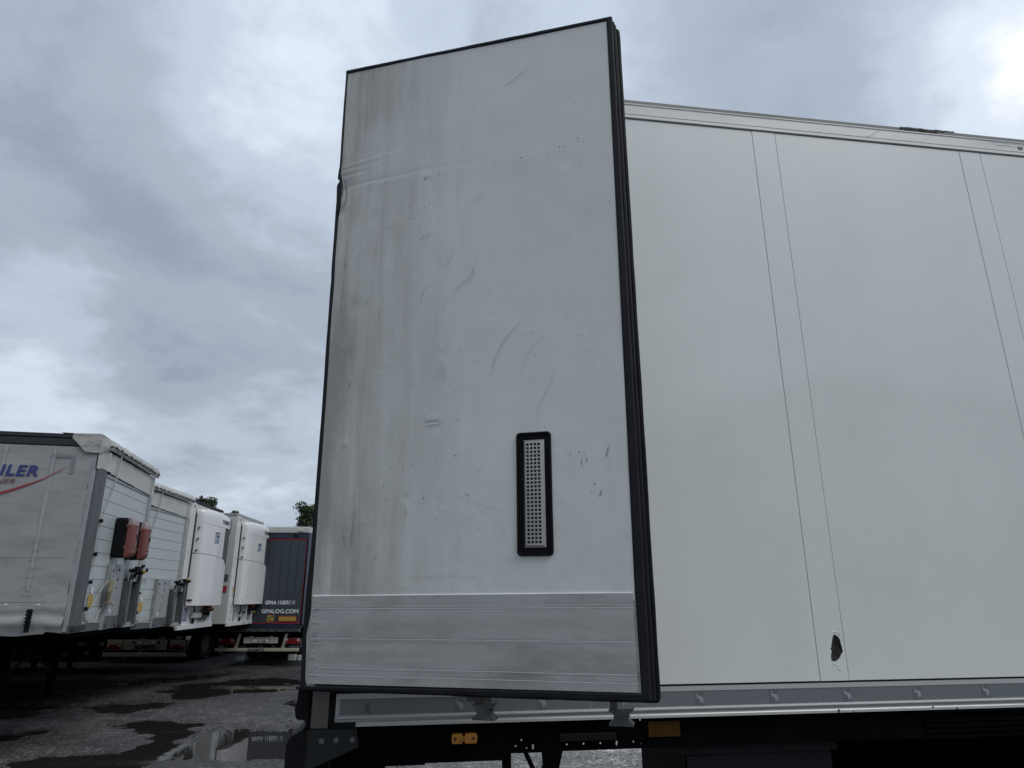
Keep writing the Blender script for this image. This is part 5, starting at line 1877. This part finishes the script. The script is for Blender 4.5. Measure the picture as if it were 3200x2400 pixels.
    for k, (z_, m_) in enumerate(((2.18, YELLOW), (2.0, STICKER_GY), (1.88, STICKER), (1.74, STICKER_GY), (1.6, STICKER_GY))):
        b = MB()
        b.box(0.24, 0.325, -0.0245, -0.0205, z_ - 0.055 - (0.06 if k == 0 else 0), z_ + 0.05)
        b.build("post_sticker", m_, t)
    # lower front: equipment under the unit
    b = MB()
    b.box(0.33, w - 0.25, -0.004, 0.011, zb, uz0 + 0.05)
    b.build("front_panel", WHITE, t)
    b = MB()
    b.box(0.02, w - 0.02, -0.06, 0.01, zb - 0.06, zb + 0.05, 0.008)
    b.build("front_sill", WHITE, t)
    if variant == 0:
        b = MB()
        b.box(0.42, 0.66, -0.010, -0.0045, zb + 0.12, zb + 0.40)
        b.build("blue_sticker", BLUEST, t)
        b = MB()
        for a_ in (0.46, 0.54, 0.60):
            b.box(a_, a_ + 0.018, -0.0125, -0.0105, zb + 0.15, zb + 0.36)
        b.build("sticker_print", STICKER, t)
        b = MB()
        b.box(0.85, 1.45, -0.10, -0.006, zb + 0.17, zb + 0.30, 0.03)
        b.build("battery_cover", WHITE_OLD, t)
    else:
        b = MB()
        b.box(0.50, 0.60, -0.03, -0.006, zb + 0.05, zb + 0.36, 0.01)
        b.build("drain_channel", GALV2, t)
        b = MB()
        b.box(1.30, 1.36, -0.12, -0.006, zb - 0.02, zb + 0.46, 0.008)
        b.box(1.80, 1.86, -0.12, -0.006, zb - 0.02, zb + 0.46, 0.008)
        b.pieces("coupling_frame", WHITE, t)
    couplings(t, 1.42, 2.05, zb + 0.12, zb + 0.40, -0.05, 4 + variant)
    b = MB()
    b.tube([(0.95, -0.05, uz0), (0.98, -0.06, zb + 0.34), (0.9, -0.05, zb + 0.22)], 0.022, 6)
    b.tube([(1.25, -0.06, zb + 0.25), (1.4, -0.11, zb + 0.36), (1.6, -0.10, zb + 0.33), (1.75, -0.08, zb + 0.4)], 0.018, 6)
    b.tube([(1.0, -0.05, zb + 0.16), (0.97, -0.05, zb + 0.05)], 0.03, 6)
    b.build("air_hose", BLACKPL, t)
    b = MB()
    b.box(1.72, 2.0, -0.16, -0.03, uz0 - 0.12, uz0 - 0.02, 0.02)
    b.build("marker_lamp", LAMP_RED, t)
    b = MB()
    b.box(0.05, w - 0.05, 0.0, Lb, zb - 0.12, zb - 0.062)
    for x_ in (0.75, w - 0.87):
        b.box(x_, x_ + 0.12, 0.5, 4.2, zb - 0.22, zb - 0.12)
        b.box(x_, x_ + 0.12, 4.2, Lb, zb - 0.42, zb - 0.12)
    b.box(0.3, w - 0.3, 0.3, 1.4, zb - 0.16, zb - 0.121)
    b.build("chassis", CHASSIS, t)
    landing_gear(t, w, 4.8, zb - 0.12)
    b = MB()
    b.box(0.04, w - 0.04, 5.2, 7.4, 0.38, zb - 0.13, 0.02)
    b.build("added_shade_box", BLACKPL, t)  # added box, keeps the ground beneath dark
    wheelset(t, w, (8.3, 9.6, 10.9))
    if variant == 1:    # markings on its visible side wall
        b = MB()
        b.box(-0.010, -0.001, 0.06, 1.90, 2.35, 2.53)
        b.build("dark_side_mark", GRILLE_DK, t)
        b = MB()
        b.box(-0.010, -0.001, 0.06, 1.90, 2.06, 2.24)
        b.build("red_side_mark", RED, t)
        b = MB()
        b.box(-0.012, -0.001, 0.12, 0.62, 3.60, 3.95, 0.003)
        b.build("side_vent_plate", GALV2, t)
    else:
        b = MB()
        b.box(-0.010, -0.001, 0.3, 1.0, zb + 0.02, zb + 0.16)
        b.build("side_plate", STICKER_GY, t)
    return t


fridge_trailer((-7.464, 16.118), 95.5, 2.45, 4.15, 1.30,
               "white fridge trailer, third in the row, orange sticker low on its cooling unit", 0)
fridge_trailer((-7.53, 19.10), 93.0, 2.45, 4.15, 1.27,
               "white fridge trailer at the row's far end beside the slate grey doors", 1)

# ---------------------------------------------------------------- slate-grey rear of a trailer, facing us
t5 = empty("box_trailer", (-8.62, 21.2, 0), (0, 0, 0), "slate grey rear doors with red border and white lettering beyond the fridge trailers", "trailer")
w5 = 2.50
b = MB()
b.box(0.0, w5, 0.06, 13.0, 1.16, 3.80)
b.build("body", NAVY, t5)
b = MB()
b.box(-0.01, w5 + 0.01, -0.03, 13.0, 3.80, 3.965, 0.02)
b.box(0.0, w5, 0.0, 12.9, 3.965, 3.985, 0.005)
b.build("roof_header", WHITE_OLD, t5)
b = MB()
b.box(w5 - 0.31, w5 - 0.18, -0.09, -0.02, 3.83, 3.90, 0.012)
b.use(LAMP_CLR).box(w5 - 0.295, w5 - 0.195, -0.095, -0.0905, 3.84, 3.875)
b.build("header_lamp", GALV, t5)
b = MB()
b.box(0.0, w5, 0.0, 0.055, 3.62, 3.795, 0.006)
b.box(0.0, 0.05, 0.0, 0.055, 1.16, 3.62)
b.box(w5 - 0.05, w5, 0.0, 0.055, 1.16, 3.62)
b.box(0.0, w5, 0.0, 0.055, 1.10, 1.20)
b.pieces("door_frame", NAVY, t5)
for k in range(2):
    b = MB()
    for dx in (0.0, 0.0):
        b.box(0.98 + k * 1.05, 1.10 + k * 1.05, -0.02, 0.0, 3.70, 3.73, 0.004)
        b.box(1.03 + k * 1.05, 1.05 + k * 1.05, -0.025, 0.0, 3.67, 3.76, 0.004)
    b.build("hinge_catch", GALV, t5)
pl = (w5 - 0.10) / 10
for k in range(10):
    bb = MB()
    bb.box(0.004, pl - 0.004, 0.008, 0.05, 1.20, 3.62, 0.003)
    if k == 0:
        panel5 = bb.build("door_panel", SLATE, t5, loc=(0.05, 0, 0))
    else:
        share(panel5, "door_panel", t5, (0.05 + k * pl, 0, 0))
b = MB()
b.box(0.03, w5 - 0.03, 0.000, 0.007, 3.595, 3.640)
b.box(0.03, w5 - 0.03, 0.000, 0.007, 1.19, 1.235)
b.box(0.02, 0.065, 0.000, 0.007, 1.235, 3.595)
b.box(w5 - 0.065, w5 - 0.02, 0.000, 0.007, 1.235, 3.595)
b.pieces("red_border", CONSP_RED, t5)
b = MB()
text_mb(b, "GPAA 110531", 1.365, 1.745, 0.142, -0.002, bold=0.006, shear=0.12, sx=0.885)
text_mb(b, "3", 2.165, 1.750, 0.130, -0.002, bold=0.003, shear=0.12, sx=0.9)
for (xa, xb, za, zb_) in ((2.125, 2.131, 1.735, 1.855), (2.24, 2.246, 1.735, 1.855), (2.125, 2.15, 1.735, 1.741), (2.22, 2.246, 1.735, 1.741), (2.125, 2.15, 1.849, 1.855), (2.22, 2.246, 1.849, 1.855)):
    b.box(xa, xb, -0.0025, -0.0015, za, zb_)
b.build("lettering", LETTER_W, t5, recalc=False)
b = MB()
text_mb(b, "GPALOG.COM", 1.285, 1.498, 0.155, -0.002, bold=0.005, sx=1.08)
b.build("lettering", LETTER_W, t5, recalc=False)
b = MB()
b.use(YELLOW).box(1.47, 1.66, 0.0, 0.006, 1.265, 1.44)
b.use(CONSP_RED).box(1.475, 1.66, -0.003, -0.0005, 1.44, 1.465)
b.use(PRINT_BLACK).prism([(1.48, 1.345), (1.48, 1.375), (1.64, 1.43), (1.65, 1.405)], -0.003, -0.0005)
b.use(STICKER).box(1.53, 1.60, -0.003, -0.0005, 1.40, 1.42)
b.use(LAMP_RED).box(1.51, 1.63, -0.003, -0.0005, 1.29, 1.315)
b.build("warning_sticker", None, t5)
b = MB()
b.use(CONSP_RED).box(1.785, 2.345, -0.004, 0.003, 1.255, 1.425)
b.use(YELLOW).box(1.815, 2.315, -0.007, -0.0045, 1.28, 1.40)
b.build("rear_marking_plate", None, t5)
b = MB()
b.box(0.05, w5 - 0.05, 0.02, 0.12, 0.98, 1.10, 0.01)
for k in range(9):
    b.box(0.2 + k * 0.26, 0.27 + k * 0.26, 0.0, 0.03, 1.02, 1.07, 0.006)
b.build("rear_sill", GALV, t5)
b = MB()
b.box(0.0, w5, 0.15, 12.5, 0.86, 0.98)
b.box(0.05, w5 - 0.05, 0.22, 0.26, 0.60, 0.90)
for x_ in (0.7, 1.7):
    b.box(x_, x_ + 0.12, 0.3, 12, 0.62, 0.9)
b.build("chassis", CHASSIS, t5)
b = MB()
b.box(0.02, w5 - 0.06, 0.06, 0.14, 0.448, 0.535, 0.012)
bm5 = b.build("rear_bumper", CREAM, t5)
b = MB()
text_mb(b, "SCHMITZ", 1.225, 0.460, 0.094, 0.0585, bold=0.004, sx=1.18, align="CENTER")
b.build("lettering", PRINT_BLACK, bm5, recalc=False)
for x_ in (0.57, 1.93):
    b = MB()
    b.prism([(x_, 0.53), (x_ + 0.07, 0.53), (x_ + 0.16, 0.93), (x_ + 0.09, 0.93)], 0.10, 0.16)
    hb = b.build("bumper_stay", CREAM, t5)
    b = MB()
    for k in range(3):
        b.prism(circle(x_ + 0.05 + 0.013 * k, 0.60 + 0.06 * k, 0.014, 8, 0.8, 1.4), 0.096, 0.0995)
    b.build("stay_hole", GAP, hb)["kind"] = "stuff"
for x_ in (0.10, w5 - 0.48):
    b = MB()
    b.use(GALV).box(x_ - 0.01, x_ + 0.45, 0.13, 0.18, 0.635, 0.805, 0.01)
    b.use(LAMP_RED).box(x_, x_ + 0.44, 0.105, 0.129, 0.645, 0.795, 0.012)
    b.use(LAMP_CLR)
    b.cyl((x_ + 0.05, 0.098, 0.765), 0.030, 0.008, "y", 12)
    b.cyl((x_ + 0.385, 0.098, 0.755), 0.034, 0.008, "y", 12)
    b.build("tail_lamp", None, t5)
b = MB()
b.use(WHITE_OLD).box(0.80, 1.80, 0.15, 0.17, 0.66, 0.83, 0.006)
b.prism(circle(1.02, 0.83, 0.055, 14), 0.152, 0.168)
b.prism(circle(1.60, 0.83, 0.055, 14), 0.152, 0.168)
b.build("plate_carrier", None, t5)
b = MB()
b.use(PRINT_BLACK).box(1.04, 1.56, 0.138, 0.149, 0.675, 0.79, 0.003)
b.use(STICKER).box(1.055, 1.545, 0.134, 0.1375, 0.685, 0.78)
b.use(PRINT_BLACK)
text_mb(b, "KI 338", 1.325, 0.697, 0.10, 0.1325, bold=0.002, align="CENTER", sx=0.95)
b.build("number_plate", None, t5, recalc=False)
wheelset(t5, w5, (3.0, 4.3, 5.6))
b = MB()
for (x_, h_) in ((0.45, 0.14), (2.0, 0.16), (2.28, 0.14)):
    b.box(x_, x_ + 0.22, 0.6, 0.75, 0.16, 0.16 + h_, 0.01)
b.pieces("spray_flap", WHITE_OLD, t5)

# ---------------------------------------------------------------- second rear, low down behind the row
t6 = empty("low_trailer", (-12.40, 22.3, 0), (0, 0, 0), "cream rear bumper and lamps of a trailer seen beneath the parked row", "trailer")
w6 = 2.50
b = MB()
b.box(0.0, w6, 0.1, 13, 1.15, 3.9)
b.build("body", NAVY, t6)
b = MB()
b.box(0.0, w6, 0.1, 13, 0.8, 1.14)
b.build("chassis", CHASSIS, t6)
b = MB()
b.box(0.0, w6, 0.0, 0.09, 0.225, 0.335, 0.008)
b.build("rear_bumper", CREAM, t6)
b = MB()
b.box(0.58, 1.90, 0.03, 0.06, 0.415, 0.705, 0.006)
pn = b.build("bumper_panel", CREAM, t6)
for x_ in (0.08, 1.99):
    b = MB()
    b.box(x_, x_ + 0.46, 0.03, 0.06, 0.405, 0.70, 0.006)
    b.build("lamp_panel", CREAM, t6)
    b = MB()
    b.use(LAMP_RED).box(x_ + 0.02, x_ + 0.45, 0.0, 0.029, 0.43, 0.57, 0.01)
    b.use(LAMP_CLR)
    b.cyl((x_ + 0.06, -0.008, 0.53), 0.03, 0.008, "y", 12)
    b.cyl((x_ + 0.40, -0.008, 0.53), 0.034, 0.008, "y", 12)
    b.build("tail_lamp", None, t6)
b = MB()
b.box(0.06, 2.44, 0.061, 0.12, 0.40, 0.72, 0.004)
b.build("bumper_carrier", CHASSIS, t6)
b = MB()
text_mb(b, "SCHMITZ", 1.25, 0.440, 0.135, 0.0285, bold=0.009, align="CENTER", sx=1.12)
b.build("lettering", PRINT_BLACK, pn, recalc=False)
b = MB()
b.use(PRINT_BLACK).box(0.97, 1.60, 0.018, 0.029, 0.565, 0.69, 0.003)
b.use(STICKER).box(0.985, 1.585, 0.014, 0.0175, 0.575, 0.68)
b.use(PRINT_BLACK)
text_mb(b, "HT 751", 1.30, 0.592, 0.10, 0.0125, bold=0.002, align="CENTER")
b.build("number_plate", None, t6, recalc=False)
for x_ in (0.90, 1.66):
    b = MB()
    b.box(x_ - 0.03, x_ + 0.03, 0.0, 0.029, 0.59, 0.67, 0.015)
    b.build("plate_lamp", BLACKPL, t6)
wheelset(t6, w6, (1.6, 2.9, 4.2))


# ---------------------------------------------------------------- trees behind the yard
def tree(name, loc, h, cw, label, seed, dense=1.0, m0=0):
    rs = random.Random(seed)
    t = empty(name, loc, (0, 0, 0), label, "tree")
    b = MB()
    b.tube([(0, 0, 0), (0.1, 0, h * 0.3), (0.0, 0.1, h * 0.6), (0.1, 0, h * 0.9)], [h * 0.03, h * 0.024, h * 0.015, h * 0.004], 8)
    for k in range(16):
        a = rs.random() * 6.28
        z_ = h * rs.uniform(0.3, 0.8)
        l_ = cw * rs.uniform(0.5, 0.95) * 0.5
        b.tube([(0.05, 0, z_), (math.cos(a) * l_ * 0.5, math.sin(a) * l_ * 0.5, z_ + l_ * 0.35), (math.cos(a) * l_, math.sin(a) * l_, z_ + l_ * 0.6)], [h * 0.010, h * 0.006, h * 0.002], 5)
    b.build("trunk", TRUNK, t)
    vs, fs, ms = [], [], []
    clumps = []
    for k in range(int(60 * dense)):
        a = rs.random() * 6.28
        r_ = math.sqrt(rs.random())
        zf = rs.random()
        rad = cw / 2 * math.sin(min(1, zf * 1.15 + 0.12) * math.pi * 0.93) ** 0.7 * r_
        clumps.append((math.cos(a) * rad, math.sin(a) * rad, h * (0.32 + 0.66 * zf), cw * rs.uniform(0.06, 0.15)))
    for cx_, cy_, cz_, cr_ in clumps:
        mi = 0 if rs.random() < 0.6 else 1
        for j in range(130):
            d_ = Vector((rs.gauss(0, 1), rs.gauss(0, 1), rs.gauss(0, 0.75))).normalized() * cr_ * rs.random() ** 0.4
            s = h * rs.uniform(0.007, 0.015)
            c_ = Vector((cx_, cy_, cz_)) + d_
            e1 = Vector((rs.uniform(-1, 1), rs.uniform(-1, 1), rs.uniform(-1, 1))).normalized() * s
            e2 = Vector((rs.uniform(-1, 1), rs.uniform(-1, 1), rs.uniform(-1, 1))).normalized() * s * 0.7
            i0_ = len(vs)
            vs += [(c_ - e1)[:], (c_ + e2)[:], (c_ + e1)[:], (c_ - e2)[:]]
            fs.append((i0_, i0_ + 1, i0_ + 2, i0_ + 3))
            ms.append(mi if rs.random() < 0.8 else 1 - mi)
    me = bpy.data.meshes.new("crown")
    me.from_pydata(vs, [], fs)
    me.materials.append(LEAF[0])
    me.materials.append(LEAF[1])
    me.polygons.foreach_set("material_index", ms)
    o = bpy.data.objects.new("crown", me)
    col.objects.link(o)
    o.parent = t


tree("dark_tree", (-26.6, 60, 0), 10.2, 4.2, "dark dense tree rising over the first fridge trailer's roof", 5, 1.5)
tree("dark_tree", (-25.0, 62, 0), 9.3, 2.2, "narrow dark tree tip just right of the dense dark tree", 11, 0.8)
tree("leafy_tree", (-17.3, 60, 0), 9.5, 5.0, "loose green tree rising over the slate grey trailer beside the open door", 8, 1.5)


# two trailers added beside the low one to block light under the row
for k, (x_, lab) in enumerate(((-15.3, "added dark trailer hidden behind the parked row, left of the cream bumper"), (-18.2, "added dark trailer farthest left behind the parked row"))):
    t_ = empty("added_trailer", (x_, 22.6, 0), (0, 0, 0), lab, "trailer", "added dark trailers behind the row")
    b = MB()
    b.box(0.0, 2.5, 0.0, 13, 1.15, 3.8)
    b.build("body", NAVY, t_)
    b = MB()
    b.box(0.0, 2.5, 0.1, 13, 0.6, 1.14)
    b.box(0.1, 2.4, 0.0, 0.1, 0.35, 0.5)
    b.build("chassis", CHASSIS, t_)
    wheelset(t_, 2.5, (1.6, 2.9, 4.2))


# warehouse across the yard, behind the camera: it shows only as a faint reflection in the glossy trailer side
wh = empty("warehouse", (23.6, -22, 0), (0, 0, R(-4)), "grey warehouse across the yard, faintly mirrored in the pale trailer side", "warehouse")
WALLG = mat("grey_cladding", (0.16, 0.165, 0.17), 0.6, var=0.1, vscale=0.5)
b = MB()
b.box(0, 52, -18, 0, 0, 12.3)
b.build("wall", WALLG, wh)
b = MB()
b.box(-0.3, 52.3, -18.3, 0.3, 12.3, 12.7)
b.build("roof", GALV2, wh)
for k in range(6):
    b = MB()
    b.box(4 + k * 8, 8 + k * 8, 0.0, 0.08, 0, 4.2)
    b.build("dock_door", WHITE_OLD, wh)
